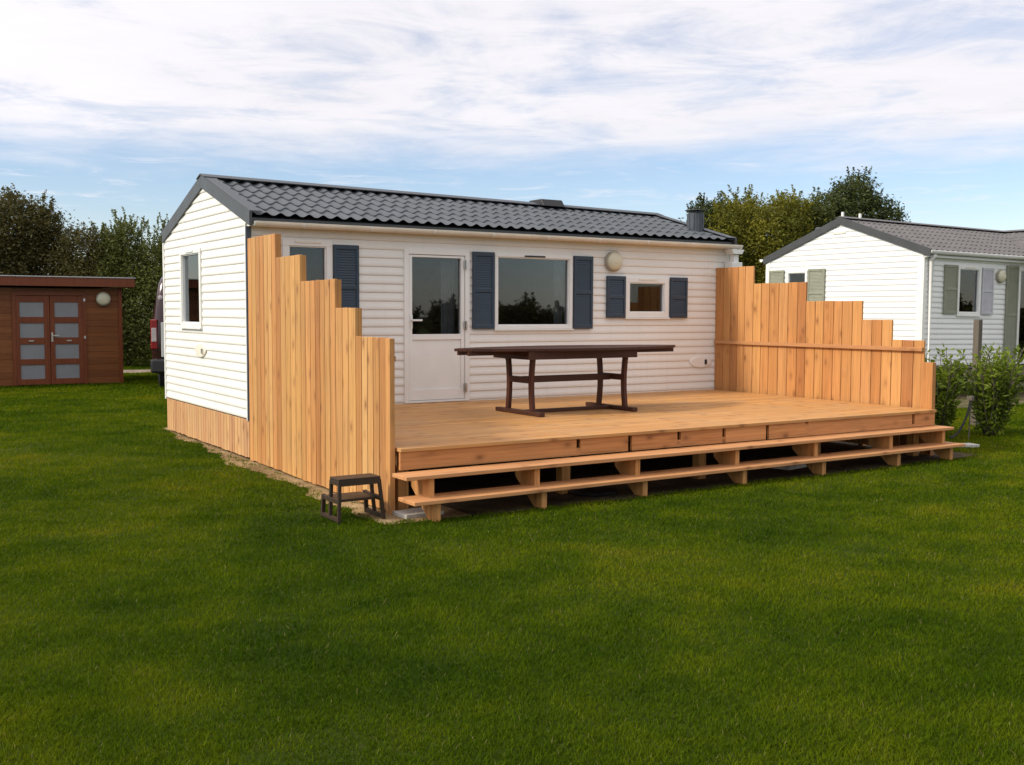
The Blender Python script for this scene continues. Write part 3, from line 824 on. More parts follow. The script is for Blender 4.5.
# =================================================================== SCREEN FENCES
def screen(root, P, steps, zfun, mat, gap, thick, bw):
    s = MB()
    for (a, b, zt) in steps:
        n = max(1, round((b - a) / bw)); wv = [rnd.uniform(.9, 1.1) for _ in range(n)]; tot = sum(wv); u = a
        for k in range(n):
            ww = (b - a) * wv[k] / tot
            P(s, u + gap / 2, u + ww - gap / 2, zfun(), zt + rnd.uniform(-.0025, .0025)); u += ww
    return build('board_panel', s, mat, root, bevel=.0025)
fl = tag(empty('screen_fence', (.0, -1.75, 0)), 'stepped larch board screen at the left end of the terrace, its boards reaching the ground', 'fence', 'stepped board screens at the ends of the terrace')
stepsL = [(.03, .90, 2.36), (.90, 1.575, 2.122), (1.575, 2.415, 1.877), (2.415, 2.85, 1.628), (2.85, 3.44, 1.393)]
screen(fl, lambda m, u0, u1, z0, z1: m.box(-.002 - .0112 * u0, .026 - .0112 * u0, -u1, -u0, z0, z1), stepsL, lambda: .02 + rnd.uniform(-.008, .008), 'larch_v', .013, .028, .128)
s = MB(); s.box(-.044, .000, -3.52, -3.443, -.01, 1.39); build('post', s, 'larch_v', fl, bevel=.003)
s = MB(); s.box(.018, .052, -.895, -.82, .54, 2.357); s.box(.010, .044, -1.57, -1.495, .54, 2.119); s.box(.001, .034, -2.41, -2.335, .54, 1.874); s.box(-.004, .029, -2.845, -2.77, .54, 1.625)
pieces('post', s, 'larch_v', fl)
s = MB(); s.bar((.030, -3.415, 1.225), (.066, -.05, 1.206), .060, .043); s.bar((.012, -3.40, .23), (.045, -.05, .23), .03, .06); pieces('rail', s, 'larch_y', fl)
fr = tag(empty('screen_fence', (L1 := 6.68, -1.75, 0)), 'stepped larch screen at the right end of the terrace, one rail across its inner face', 'fence', 'stepped board screens at the ends of the terrace')
stepsR = [(-.015, .71, 2.22), (.71, 1.63, 1.988), (1.63, 2.505, 1.748), (2.505, 2.94, 1.525), (2.94, 3.38, 1.295)]
screen(fr, lambda m, u0, u1, z0, z1: m.box(L1, L1 + .028, -u1, -u0, z0, z1), stepsR, lambda: .03, 'larch_o', .008, .028, .145)
s = MB(); s.box(L1 - .03, L1 + .03, -3.52, -3.383, -.01, 1.05); build('post', s, 'larch_o', fr, bevel=.003)
s = MB(); s.box(L1 - .04, L1 - .0015, -3.38, -.01, 1.172, 1.216); pieces('rail', s, 'larch_y', fr, bevel=.002)
s = MB()
for y in (-.75, -1.67, -2.54): s.box(L1 + .03, L1 + .1, y, y + .07, 0, 1.5)
pieces('post', s, 'larch_v', fr)

# =================================================================== GARDEN TABLE
tb = tag(empty('garden_table', (3.03, -1.64, DZ)), 'long oval dark red-brown hardwood table alone on the terrace', 'table')
cx, cy = 3.045, -1.64
def oval(hl, hw, z0, z1, p=2.6, n=48, cx=cx):
    pts = []
    for k in range(n):
        a = 2 * math.pi * k / n; c, s_ = math.cos(a), math.sin(a)
        pts.append((cx + hl * math.copysign(abs(c) ** (2 / p), c), cy + hw * math.copysign(abs(s_) ** (2 / p), s_)))
    return pts
s = MB()
# slatted oval top: slats along x clipped by the oval
hl, hw, pw = 1.455, .49, 1.55
nsl = 11
for i in range(nsl):
    y0 = -hw + 2 * hw * i / nsl; y1 = -hw + 2 * hw * (i + 1) / nsl - .004
    def ex(y): return hl * max(0., 1 - abs(y / hw) ** pw) ** (1 / pw)
    pts = []
    for q in range(7):
        yy = y0 + (y1 - y0) * q / 6; pts.append((cx + ex(yy), cy + yy))
    for q in range(6, -1, -1):
        yy = y0 + (y1 - y0) * q / 6; pts.append((cx - ex(yy), cy + yy))
    s.prism(pts, 'z', 1.200, 1.226)
build('tabletop', s, 'teak', tb)
s = MB()
for yy in (-.10, .10):
    s.box(cx - 1.36, cx + 1.34, cy + yy - .02, cy + yy + .02, 1.155, 1.1985)
s.box(cx - 1.36, cx - 1.31, cy - .079, cy + .079, 1.165, 1.1985); s.box(cx + 1.29, cx + 1.34, cy - .079, cy + .079, 1.165, 1.1985)
pieces('runner', s, 'teak', tb, bevel=.003)
s = MB()
for yy in (-.35, .325): s.box(2.26, 3.67, cy + yy, cy + yy + .025, 1.112, 1.1985)
s.box(2.26, 2.285, cy - .324, cy + .324, 1.112, 1.154); s.box(3.645, 3.67, cy - .324, cy + .324, 1.112, 1.154)
build('apron', s, 'teak', tb, bevel=.003)
for lx in (2.365, 3.575):
    s = MB(); s.box(lx - .035, lx + .035, -2.08, -1.22, DZ + .001, DZ + .045); build('foot', s, 'teak', tb, bevel=.006)
    for ly, sg in ((-1.43, -1), (-1.90, 1)):
        s = MB(); n = 12; pa = []
        for i in range(n + 1):
            q = i / n; bow = .024 * math.sin(math.pi * q)
            pa.append((ly + sg * bow, DZ + .045 + q * (1.115 - DZ - .045)))
        poly = [(y - .033, z) for y, z in pa] + [(y + .033, z) for y, z in pa[::-1]]
        # build as a strip of quads so that the curve stays clean
        for i in range(n):
            (ya, za), (yb_, zb_) = pa[i], pa[i + 1]
            o = len(s.v)
            if i == 0: s.v += [(lx - .02, ya - .027, za), (lx + .02, ya - .027, za), (lx + .02, ya + .027, za), (lx - .02, ya + .027, za)]; o += 4; s.f.append((o - 4, o - 3, o - 2, o - 1))
            s.v += [(lx - .02, yb_ - .027, zb_), (lx + .02, yb_ - .027, zb_), (lx + .02, yb_ + .027, zb_), (lx - .02, yb_ + .027, zb_)]
            for k in range(4): s.f.append((o - 4 + k, o - 4 + (k + 1) % 4, o + (k + 1) % 4, o + k))
        s.f.append((len(s.v) - 4, len(s.v) - 3, len(s.v) - 2, len(s.v) - 1))
        build('leg', s, 'teak_z', tb)
    s = MB(); s.box(lx - .018, lx + .018, -1.84, -1.46, .86, .925); build('cross_rail', s, 'teak', tb, bevel=.003)
    s = MB()
    for sg in (-1, 1):
        y0 = -1.65 + sg * .21; s.prism([(y0, 1.115), (y0, 1.01), (y0 + sg * .028, 1.06), (y0 + sg * .07, 1.115)], 'x', lx - .012, lx + .012)
    pieces('brace', s, 'teak', tb)
s = MB(); s.box(2.385, 3.555, -1.665, -1.63, .855, .925); build('stretcher', s, 'teak', tb, bevel=.003)
s = MB(); s.box(2.40, 3.54, -1.67, -1.625, DZ + .004, DZ + .04); build('stretcher', s, 'teak', tb, bevel=.003, label='low stretcher between the two feet')

# =================================================================== STEP STOOL
st = tag(empty('step_stool', (-.33, -3.48, 0)), 'small dark brown two-step wooden stool on the grass against the left screen', 'step stool')
x0, x1 = -.515, -.19; ya, ym, yc = -3.625, -3.47, -3.33
s = MB(); s.box(x0 - .01, x1 + .01, ya - .01, ym + .01, .315, .338); build('step', s, 'stool', st, bevel=.003)
s = MB(); s.box(x0 + .02, x1 - .02, ya + .03, yc + .01, .155, .176); build('step', s, 'stool', st, bevel=.003)
for x, dx in ((x0, -.012), (x1, .035)):
    for (y, dy, zt) in ((ya, -.012, .315), (ym, .0, .315)):
        s = MB(); s.bar((x + dx, y + dy, 0.0 if y == ya else .03), (x, y, zt), .026, .024, (0, 1, 0)); build('leg', s, 'stool', st, bevel=.002)
    s = MB(); s.bar((x + dx, yc + .01, .0), (x + dx * .5, yc, .185), .030, .028, (0, 1, 0)); build('leg', s, 'stool', st, bevel=.002)
    s = MB(); s.bar((x + dx, ya, .028), (x + dx, yc, .028), .024, .03); s.bar((x + dx * .5, ya, .165), (x + dx * .5, yc, .165), .024, .035); s.bar((x, ya, .30), (x, ym, .30), .024, .03)
    pieces('side_rail', s, 'stool', st, bevel=.002)
s = MB(); s.bar((x0, ya - .008, .30), (x1, ya - .008, .30), .02, .035); build('front_rail', s, 'stool', st)

# =================================================================== NEIGHBOUR HOME
NX, NY, NL, NW = 13.35, 1.62, 10.5, 3.93
nh = tag(empty('mobile_home', (NX, NY, 0)), 'white clad mobile home with brown-grey roof and grey-green shutters standing beyond the right screen', 'mobile home', 'mobile homes')
NF, NLf, NR, NB = (mapper(q, NL, NW, (NX, NY)) for q in ('front', 'left', 'right', 'back'))
nz0, nze, nap, nza = .62, 2.72, 1.95, 3.37
hf = [(1.0, 1.73, 1.575, 2.52), (2.93, 4.9, .62, 2.56)]
hl_ = [(2.78, 3.36, 1.5, 2.49)]
s = MB()
clad(s, NF, 0, NL, nz0, 2.74, .0985, hf)
clad(s, NLf, 0, NW, nz0, nza, .108, hl_, gable=(nap, (nza - nze) / 1.96, nze, nza))
clad(s, NR, 0, NW, nz0, nza, .108, [], gable=(nap, (nza - nze) / 1.96, nze, nza))
clad(s, NB, 0, NL, nz0, 2.74, .0985, [])
build('wall', s, 'siding2', nh, recalc=False)
s = MB()
clad(s, NF, .09, NL - .09, nz0, 2.6, .5, hf, flat=-.09); clad(s, NLf, .09, NW - .09, nz0, 2.6, .5, hl_, flat=-.09)
clad(s, NR, .09, NW - .09, nz0, 2.6, .5, [], flat=-.09); clad(s, NB, .09, NL - .09, nz0, 2.6, .5, [], flat=-.09)
s.box(NX + .03, NX + NL - .03, NY + .03, NY + NW - .03, .56, .64); s.box(NX + .03, NX + NL - .03, NY + .03, NY + NW - .03, 2.6, 2.63)
build('interior_wall', s, 'interior', nh, recalc=False)
yl2, yb2, zl2, zt2 = NY - .16, NY + NW + .06, 2.74, 3.47; ap2 = NY + nap
s = MB(); tile_sheet(s, NX - .01, NX + NL, yl2, ap2, zl2, zt2, 7); tile_sheet(s, NX - .01, NX + NL, yb2, ap2, zl2, zt2, 7)
nroof = build('roof', s, 'tile2', nh, recalc=False)
s = MB(); s.prism([(yl2 + .03, zl2 - .05), (ap2, zt2 - .06), (yb2 - .03, zl2 - .05), (yb2 - .03, zl2 - .012), (ap2, zt2 - .012), (yl2 + .03, zl2 - .012)], 'x', NX, NX + NL - .01)
build('roof_deck', s, 'trim', nroof)
s = MB()
for a, b in ((NX - .05, NX - .02), (NX + NL, NX + NL + .03)):
    s.prism([(yl2 - .01, zl2 - .10), (ap2, zt2 - .10), (ap2, zt2 + .05), (yl2 - .01, zl2 + .05)], 'x', a, b)
    s.prism([(yb2 + .01, zl2 - .10), (ap2, zt2 - .10), (ap2, zt2 + .05), (yb2 + .01, zl2 + .05)], 'x', a, b)
pieces('verge_board', s, 'trim', nroof)
s = MB(); s.prism([(ap2 - .15, zt2 + .02), (ap2, zt2 + .068), (ap2 + .15, zt2 + .02), (ap2, zt2 + .05)], 'x', NX - .052, NX + NL); build('ridge_cap', s, 'tile2', nroof)
# cross gable over the porch
xc, hw2 = 18.75, 2.4; ps = (zt2 - zl2) / hw2
def cross_sheet(mb, sgn):
    n, rows, per = 60, 8, 5; o = len(mb.v); sl = [(r + k / (per - 1) * .999, .017 * (1 - k / (per - 1))) for r in range(rows) for k in range(per)]
    for q, h in sl:
        fr = q / rows; x = xc + sgn * hw2 * (1 - fr); z = zl2 + (zt2 - zl2) * fr
        y1 = yl2 + (ap2 - yl2) * fr
        y0 = yl2 - .9
        for i in range(n + 1):
            y = y0 + (y1 - y0) * i / n
            c = (.5 + .5 * math.cos(2 * math.pi * y / .16)) ** 1.4
            mb.v.append((x, y, z + h + .032 * c))
    for j in range(len(sl) - 1):
        for i in range(n):
            a = o + j * (n + 1) + i; mb.f.append((a, a + 1, a + n + 2, a + n + 1))
s = MB(); cross_sheet(s, -1); cross_sheet(s, 1); build('porch_roof', s, 'tile2', nroof, recalc=False)
s = MB(); s.prism([(xc - .15, zt2 + .02), (xc, zt2 + .066), (xc + .15, zt2 + .02), (xc, zt2 + .05)], 'y', yl2 - .92, ap2); build('ridge_cap', s, 'tile2', nroof)
s = MB(); s.prism([(xc - hw2, zl2 - .04), (xc + hw2, zl2 - .04), (xc + hw2, zl2), (xc, zt2 - .01), (xc - hw2, zl2)], 'y', yl2 - .86, yl2 - .80); build('porch_gable', s, 'siding2', nroof)
s = MB()
for x in (xc - hw2 + .1, xc + hw2 - .1): s.box(x - .05, x + .05, yl2 - .85, yl2 - .75, 0, zl2 - .04)
pieces('porch_post', s, 'pvc', nh)
prof = [(NY - .14 + .05 * math.cos(math.pi + math.pi * k / 8), 2.755 + .06 * math.sin(math.pi + math.pi * k / 8)) for k in range(9)] + [(NY - .19 + .094, 2.765), (NY - .19 + .006, 2.765)]
s = MB().prism(prof, 'x', NX - .03, NX + NL); ng = build('gutter', s, 'pvc', nh)
prof = [(NY + NW + .14 + .05 * math.cos(math.pi + math.pi * k / 8), 2.755 + .06 * math.sin(math.pi + math.pi * k / 8)) for k in range(9)]
s = MB().prism(prof, 'x', NX - .05, NX + NL); build('gutter', s, 'pvc', nh)
s = MB(); s.prism([(NY - .10, 2.64), (NY - .004, 2.64), (NY - .004, 2.76), (NY - .10, 2.76)], 'x', NX, NX + NL); build('fascia_board', s, 'siding2', nh)
s = MB(); s.tube([(NX + .14, NY - .14, 2.69), (NX + .14, NY - .06, 2.60), (NX + .14, NY - .06, .15)], .042, 12); build('downpipe', s, 'pvc', nh, smooth=True)
s = MB(); s.box(NX - .024, NX - .0005, NY, NY + .11, nz0, 2.66); s.box(NX - .02, NX + .06, NY - .026, NY - .0005, nz0, 2.64); s.box(NX - .024, NX + .02, NY + NW - .09, NY + NW + .02, nz0, 2.70)
pieces('corner_trim', s, 'pvc', nh)
window(NF, 1.0, 1.73, 1.575, 2.52, nh, .06, vent='cream', curtain=None)
window(NLf, 2.78, 3.36, 1.5, 2.49, nh, .055, vent=False)
s = MB(); boxP(s, NLf, 2.85, 3.30, 2.28, 2.42, -.07, -.06); build('blind', s, 'curtain', nh)
window(NF, 2.96, 4.9, .64, 2.56, nh, .07, vent=False, curtain=[(4.2, 4.75, 'curtain')])
s = MB(); boxP(s, NF, 3.86, 3.96, .70, 2.5, -.05, .03); build('door_mullion', s, 'pvc', nh)
shutter(NF, .58, .98, 1.60, 2.525, 'shutter_green', nh); shutter(NF, 1.75, 2.11, 1.60, 2.505, 'shutter_lilac', nh, label='faded lilac-grey shutter')
shutter(NF, 2.54, 2.93, .615, 2.58, 'shutter_green', nh, label='tall grey-green shutter beside the glass door')
shutter(NLf, 2.30, 2.74, 1.5, 2.505, 'shutter_green', nh); shutter(NLf, 3.41, 3.83, 1.5, 2.505, 'shutter_green', nh)
wall_lamp(NF, 2.33, 2.355, .13, nh)
s = MB(); boxP(s, NLf, 1.83, 2.13, 3.185, 3.215, .012, .028); build('gable_vent', s, 'cream', nh)
s = MB()
for x in (NX + .03, NX + .55): s.tube([(x, ap2, 3.5), (x, ap2, 3.62)], .028, 8)
pieces('roof_cowl', s, 'pvc', nroof)
s = MB(); s.lathe([(.13, 2.95), (.13, 3.42), (.11, 3.45), (0, 3.46)], (14.3, ap2 + 1.35, 0), 'z', 16); build('flue', s, 'flue', nroof)
s = MB(); s.box(NX + .1, NX + NL - .1, NY + .7, NY + .8, .35, .56); s.box(NX + .1, NX + NL - .1, NY + NW - .8, NY + NW - .7, .35, .56)
for x in (NX + .8, NX + 3.8, NX + 6.8, NX + 9.8):
    for y in (NY + .75, NY + NW - .75): s.box(x - .15, x + .15, y - .15, y + .15, 0, .35)
build('chassis', s, 'steel', nh)
# unfinished timber frame in front of the neighbour
fm = tag(empty('unfinished_terrace', (15.6, NY - .9, 0)), 'low weathered timber terrace frame in front of the white home, behind the bushes', 'terrace')
s = MB(); s.box(14.0, 18.6, NY - .66, NY - .62, .43, .53); s.box(14.0, 18.6, NY - .665, NY - .625, .20, .27); pieces('rail', s, 'oldwood_x', fm)
s = MB()
for x in (14.05, 14.75, 15.4, 16.05, 16.7, 17.35, 18.0): s.box(x, x + .09, NY - .62, NY - .52, 0, .43)
pieces('post', s, 'oldwood', fm)
s = MB(); s.box(14.0, 18.6, NY - .50, NY - .46, .43, .55); pieces('rail', s, 'oldwood_x', fm)
o = build('wooden_post', MB().box(-.043, .043, -.043, .043, 0, 1.5).prism([(-.043, -.043), (.043, -.043), (.043, .043), (-.043, .043)], 'z', 1.501, 1.515), 'oldwood'); o.location = (10.05, -1.77, 0)
tag(o, 'tall weathered grey wooden post standing behind the right-hand bush', 'post')

nh.rotation_euler.y = R(.55)
# =================================================================== SHED
sh = tag(empty('garden_shed', (-1.0, 14.4, 0)), 'red-brown timber shed with flat overhanging roof and frosted double doors at far left', 'shed')
SY = 13.23; SX0, SX1 = -3.6, 1.57
s = MB(); z = .02
while z < 2.06:
    for a, b in ((SX0, -.575), (.83, SX1)): s.box(a, b, SY, SY + .03, z, min(z + .134, 2.09))
    s.box(-.575, .83, SY, SY + .03, z, min(z + .134, 2.09)) if z > 1.93 else None
    s.box(SX0, SX0 + .03, SY + .03, SY + 2.6, z, min(z + .134, 2.09)); s.box(SX1 - .03, SX1, SY + .03, SY + 2.6, z, min(z + .134, 2.09))
    s.box(SX0, SX1, SY + 2.6, SY + 2.63, z, min(z + .134, 2.09))
    z += .1365
build('wall', s, 'shed', sh, bevel=.004)
s = MB(); s.box(SX1 - .05, SX1 + .03, SY - .03, SY + .05, 0, 2.09); s.box(SX0 - .03, SX0 + .05, SY - .03, SY + .05, 0, 2.09); pieces('corner_post', s, 'shed_door', sh)
s = MB(); s.box(SX0 - .25, SX1 + .25, SY - .28, SY - .25, 2.10, 2.29); s.box(SX1 + .22, SX1 + .25, SY - .25, SY + 2.9, 2.10, 2.29); s.box(SX0 - .25, SX0 - .22, SY - .25, SY + 2.9, 2.10, 2.29)
sf = build('roof_fascia', s, 'shed_door', sh, bevel=.004)
s = MB(); s.box(SX0 - .22, SX1 + .22, SY - .25, SY + 2.88, 2.11, 2.25); sr = build('roof', s, 'trim', sh)
s = MB(); s.box(SX0 - .27, SX1 + .27, SY - .30, SY - .24, 2.292, 2.31); s.box(SX1 + .21, SX1 + .27, SY - .24, SY + 2.9, 2.292, 2.31); build('roof_edging', s, 'chrome', sh)
s = MB(); s.box(-.60, -.53, SY - .03, SY + .02, .02, 1.98); s.box(.79, .855, SY - .03, SY + .02, .02, 1.98); s.box(-.53, .79, SY - .03, SY + .02, 1.91, 1.98); build('door_frame', s, 'shed_door', sh)
for a, b, pa, pb_ in ((-.53, .125, -.455, .015), (.135, .79, .225, .70)):
    s = MB(); rows = [(.15, .45), (.57, .88), (1.02, 1.325), (1.455, 1.765)]
    s.box(a, pa, SY - .02, SY + .025, .03, 1.90); s.box(pb_, b, SY - .02, SY + .025, .03, 1.90)
    zz = .03
    for r0, r1 in rows + [(1.90, 1.90)]:
        s.box(pa, pb_, SY - .018, SY + .022, zz, r0); zz = r1
    dr = build('door', s, 'shed_door', sh, bevel=.004)
    for r0, r1 in rows:
        p = MB(); p.box(pa, pb_, SY + .002, SY + .008, r0, r1); build('pane', p, 'frost', dr)
    if a > 0:
        s = MB(); s.box(.15, .185, SY - .035, SY - .02, .93, 1.13); s.box(.155, .30, SY - .085, SY - .065, 1.05, 1.075); s.box(.158, .178, SY - .07, SY - .03, 1.05, 1.07); build('handle', s, 'chrome', dr)
s = MB()
for z in (1.82, 1.02): s.box(.80, .84, SY - .045, SY - .03, z - .03, z + .03)
pieces('hinge', s, 'chrome', sh)
s = MB()
for x in (-1.02, -.24, .5): s.box(x - .05, x + .05, SY - .04, SY - .018, .94, .965)
pieces('latch', s, 'chrome', sh)
PS = lambda u, z, o: (u, SY - o, z)
wall_lamp(PS, 1.21, 1.845, .15, sh)
s = MB(); s.box(SX0 + .05, SX1 - .05, SY + .1, SY + 2.5, 0, .02); build('floor', s, 'oldwood_x', sh)

# =================================================================== VAN (rear corner shows behind the home)
vr = R(-18)
van = tag(empty('parked_van', (1.66, 10.98, 0), vr), 'dark maroon van parked behind the ivory home, seen from its rear corner', 'van')
VW, VL = 1.9, 4.9
def ring(z, ins, r_in, f_in, rad=.16, n=6):
    x0_, x1_, y0_, y1_ = ins, VW - ins, r_in, VL - f_in; pts = []
    for (cx_, cy_, a0) in ((x1_ - rad, y0_ + rad, -90), (x1_ - rad, y1_ - rad, 0), (x0_ + rad, y1_ - rad, 90), (x0_ + rad, y0_ + rad, 180)):
        for k in range(n + 1):
            a = R(a0 + 90 * k / n); pts.append((cx_ + rad * math.cos(a), cy_ + rad * math.sin(a), z))
    return pts
lv = [(.32, .06, .06, .12), (.50, .02, .02, .05), (.85, 0, 0, 0), (1.15, 0, .01, .06), (1.35, .015, .03, .9), (1.9, .10, .09, 1.5), (2.15, .145, .14, 1.8), (2.28, .20, .24, 2.0), (2.345, .32, .45, 2.2)]
s = MB(); rings = [ring(*q) for q in lv]; n = len(rings[0])
for r_ in rings: s.v += r_
for j in range(len(rings) - 1):
    for k in range(n): s.f.append((j * n + k, j * n + (k + 1) % n, (j + 1) * n + (k + 1) % n, (j + 1) * n + k))
s.f.append(tuple(range(n))[::-1]); s.f.append(tuple((len(rings) - 1) * n + k for k in range(n)))
build('body', s, 'van', van, smooth=True, local=True)
s = MB(); s.add([(.30, .012, 1.42), (1.6, .012, 1.42), (1.48, .115, 2.08), (.42, .115, 2.08), (.30, .06, 1.42), (1.6, .06, 1.42), (1.48, .16, 2.08), (.42, .16, 2.08)], [(0, 1, 2, 3), (4, 7, 6, 5), (0, 4, 5, 1), (1, 5, 6, 2), (2, 6, 7, 3), (3, 7, 4, 0)])
build('rear_window', s, 'van_glass', van, local=True)
for x in (.0, VW - .15):
    s = MB(); s.box(x - .003, x + .125, -.015, .16, .82, 1.42); tl = build('tail_light', s, 'red_lens', van, local=True, bevel=.02)
    s = MB(); s.box(x + .015, x + .11, -.022, .0, .97, 1.25); build('lens', s, 'clear_lens', tl, local=True, bevel=.01)
s = MB(); s.box(.20, 1.70, -.02, .03, .66, 1.36); build('tailgate_trim', s, 'van_grey', van, local=True, bevel=.01)
s = MB(); s.box(.72, 1.2, -.03, -.018, .92, 1.03); build('number_plate', s, 'pvc', van, local=True)
s = MB(); s.box(-.01, VW + .01, -.09, .25, .34, .62); build('bumper', s, 'black', van, local=True, bevel=.04)
s = MB().lathe([(.0, -.0), (.05, -.0), (.045, -.03), (0, -.04)], (.19, .095, 1.86), 'y', 14); build('marker_lamp', s, 'clear_lens', van, local=True)
for x in (.09, VW - .31):
    for y in (.85, 3.9):
        s = MB().lathe([(.20, 0), (.31, .0), (.34, .03), (.34, .19), (.31, .22), (.20, .22)], (x, y, .338), 'x', 26); wl = build('wheel', s, 'rubber', van, local=True)
        s = MB().lathe([(0, .03), (.20, .03), (.20, .19), (0, .19)], (x, y, .338), 'x', 20); build('rim', s, 'chrome', wl, local=True)
s = MB(); s.box(.30, 1.6, .35, 4.5, .22, .36); build('underbody', s, 'black', van, local=True)

# =================================================================== VEGETATION
def leaf_mesh(name, mat, blobs, count, size, seed, shoots=0, clump=.30, flat=False, centre=(0, 0), per=14, droop=0., shoot_len=(.3, .8)):
    """crown of separate leaf faces gathered in clumps through the blobs' volume"""
    rs = np.random.RandomState(seed)
    vol = np.array([b[3] * b[4] * b[5] for b in blobs]) ** .7; pr = vol / vol.sum()
    nc = max(1, count // per)
    bi = rs.choice(len(blobs), nc, p=pr)
    B = np.array(blobs)[bi]
    d = rs.normal(size=(nc, 3)); d /= np.linalg.norm(d, axis=1)[:, None]
    rr = rs.uniform(.35, 1.0, nc) ** .45
    rr *= 1 + .10 * np.sin(d[:, 0] * 7 + bi) * np.sin(d[:, 2] * 6 + bi * 2)
    C = B[:, :3] + d * rr[:, None] * B[:, 3:6]
    C = C[C[:, 2] > .05]; nc = len(C)
    cs = clump * rs.uniform(.5, 1.3, nc)
    L_ = np.repeat(C, per, 0) + rs.normal(size=(nc * per, 3)) * np.repeat(cs, per)[:, None] * np.array([.5, .5, .42])
    top = [b for b in blobs if b[2] + b[5] > max(q[2] + q[5] for q in blobs) * .6] or blobs
    ex = []
    for _ in range(shoots):
        b = top[rs.randint(len(top))]; a = rs.uniform(0, 2 * np.pi); q = rs.uniform(0, .85) ** .5
        px, py = b[0] + math.cos(a) * q * b[3], b[1] + math.sin(a) * q * b[4]; pz = b[2] + b[5] * math.sqrt(max(0, 1 - q * q)) * .95
        ln = rs.uniform(*shoot_len); dx, dy = rs.uniform(-.35, .35, 2) + np.array([math.cos(a), math.sin(a)]) * .3 * q
        k = int(ln / (size * .55)) + 2
        for i in range(k):
            tt = i / k; sp = size * (1.2 - tt) * .7
            ex.append((px + dx * ln * tt + rs.normal() * sp, py + dy * ln * tt + rs.normal() * sp, pz + ln * tt))
            ex.append((px + dx * ln * tt + rs.normal() * sp, py + dy * ln * tt + rs.normal() * sp, pz + ln * tt))
    if ex: L_ = np.concatenate([L_, np.array(ex)])
    L_ = L_[L_[:, 2] > .03]; n = len(L_)
    a = rs.normal(size=(n, 3)); a[:, 2] *= .6; a /= np.linalg.norm(a, axis=1)[:, None]
    b = np.cross(a, rs.normal(size=(n, 3))); b /= np.linalg.norm(b, axis=1)[:, None]
    sz = size * rs.uniform(.55, 1.25, n)[:, None]
    V = np.empty((n, 4, 3), np.float32)
    V[:, 0] = L_ - a * sz; V[:, 1] = L_ + b * sz * .42 - a * sz * .1; V[:, 2] = L_ + a * sz; V[:, 3] = L_ - b * sz * .42 - a * sz * .1
    V[:, :, 2] = np.maximum(V[:, :, 2], .004)
    V[:, :, 0] -= centre[0]; V[:, :, 1] -= centre[1]
    me = bpy.data.meshes.new(name); me.vertices.add(n * 4); me.vertices.foreach_set('co', V.ravel())
    me.loops.add(n * 4); me.loops.foreach_set('vertex_index', np.arange(n * 4, dtype=np.int32))
    me.polygons.add(n); me.polygons.foreach_set('loop_start', np.arange(n, dtype=np.int32) * 4)
    me.update(calc_edges=True); me.materials.append(MAT[mat]); return me
def tree(name, label, cat, group, x, y, blobs, mat, count, size, seed, shoots=20, trunk_h=None, stems=1, r=.10, clump=.3, per=14, shoot_len=(.3, .8)):
    """blobs relative to (x, y)"""
    root = tag(empty(name, (x, y, 0)), label, cat, group)
    me = leaf_mesh('crown', mat, blobs, count, size, seed, shoots, clump, per=per, shoot_len=shoot_len)
    c = bpy.data.objects.new('crown', me); COL.objects.link(c); c.parent = root
    rr = random.Random(seed)
    top = max(b[2] for b in blobs)
    s = MB(); tgt = [b for b in blobs]
    for k in range(stems):
        a = rr.uniform(0, 6.28); q = rr.uniform(0, .12) * (stems > 1)
        base = Vector((math.cos(a) * q, math.sin(a) * q, -.02)); th = trunk_h or top * .45
        p1 = Vector((base.x + rr.uniform(-.1, .1), base.y + rr.uniform(-.1, .1), th))
        s.tube([base, base.lerp(p1, .5) + Vector((rr.uniform(-.05, .05), rr.uniform(-.05, .05), 0)), p1], [r, r * .8, r * .6], 8)
        for b in tgt:
            e = Vector((b[0], b[1], b[2] + b[5] * .5)); mid = p1.lerp(e, .5) + Vector((rr.uniform(-.2, .2), rr.uniform(-.2, .2), rr.uniform(0, .3)))
            s.tube([p1, mid, e], [r * .5, r * .28, r * .08], 6)
            for _ in range(4):
                dv = Vector((rr.gauss(0, 1), rr.gauss(0, 1), abs(rr.gauss(0, 1)))).normalized()
                e2 = Vector((b[0] + dv.x * b[3] * .95, b[1] + dv.y * b[4] * .95, b[2] + dv.z * b[5] * .98))
                s.tube([mid, mid.lerp(e2, .5) + Vector((0, 0, .1)), e2], [r * .25, r * .14, r * .03], 5)
    build('trunk', s, 'bark', root, local=True, smooth=True)
    return root
HG = 'trees and shrubs of the hedge behind the shed'
tree('shrub_tree', 'broad dark olive shrub tree, the tallest, behind the shed roof', 'tree', HG, .70, 22.2,
     [(0, 0, 1.9, 1.7, 1.2, 1.9), (-.3, 0, 3.5, 1.35, 1.1, 1.3), (.75, .1, 2.9, 1.1, 1.0, 1.5), (-1.1, .1, 3.1, .9, .9, 1.2), (.25, -.2, 4.0, .95, .8, .80)], 'leaf_dark', 60000, .052, 11, 90, r=.14, shoot_len=(.15, .5), per=18)
tree('shrub_tree', 'dark olive shrub tree cut by the left edge of the picture behind the shed', 'tree', HG, -1.7, 23.6,
     [(0, 0, 1.8, 1.4, 1.2, 1.8), (0, 0, 3.4, 1.2, 1.0, 1.2), (.7, 0, 2.8, 1.0, 1.0, 1.2)], 'leaf_mid', 28000, .06, 12, 35, r=.12, per=18)
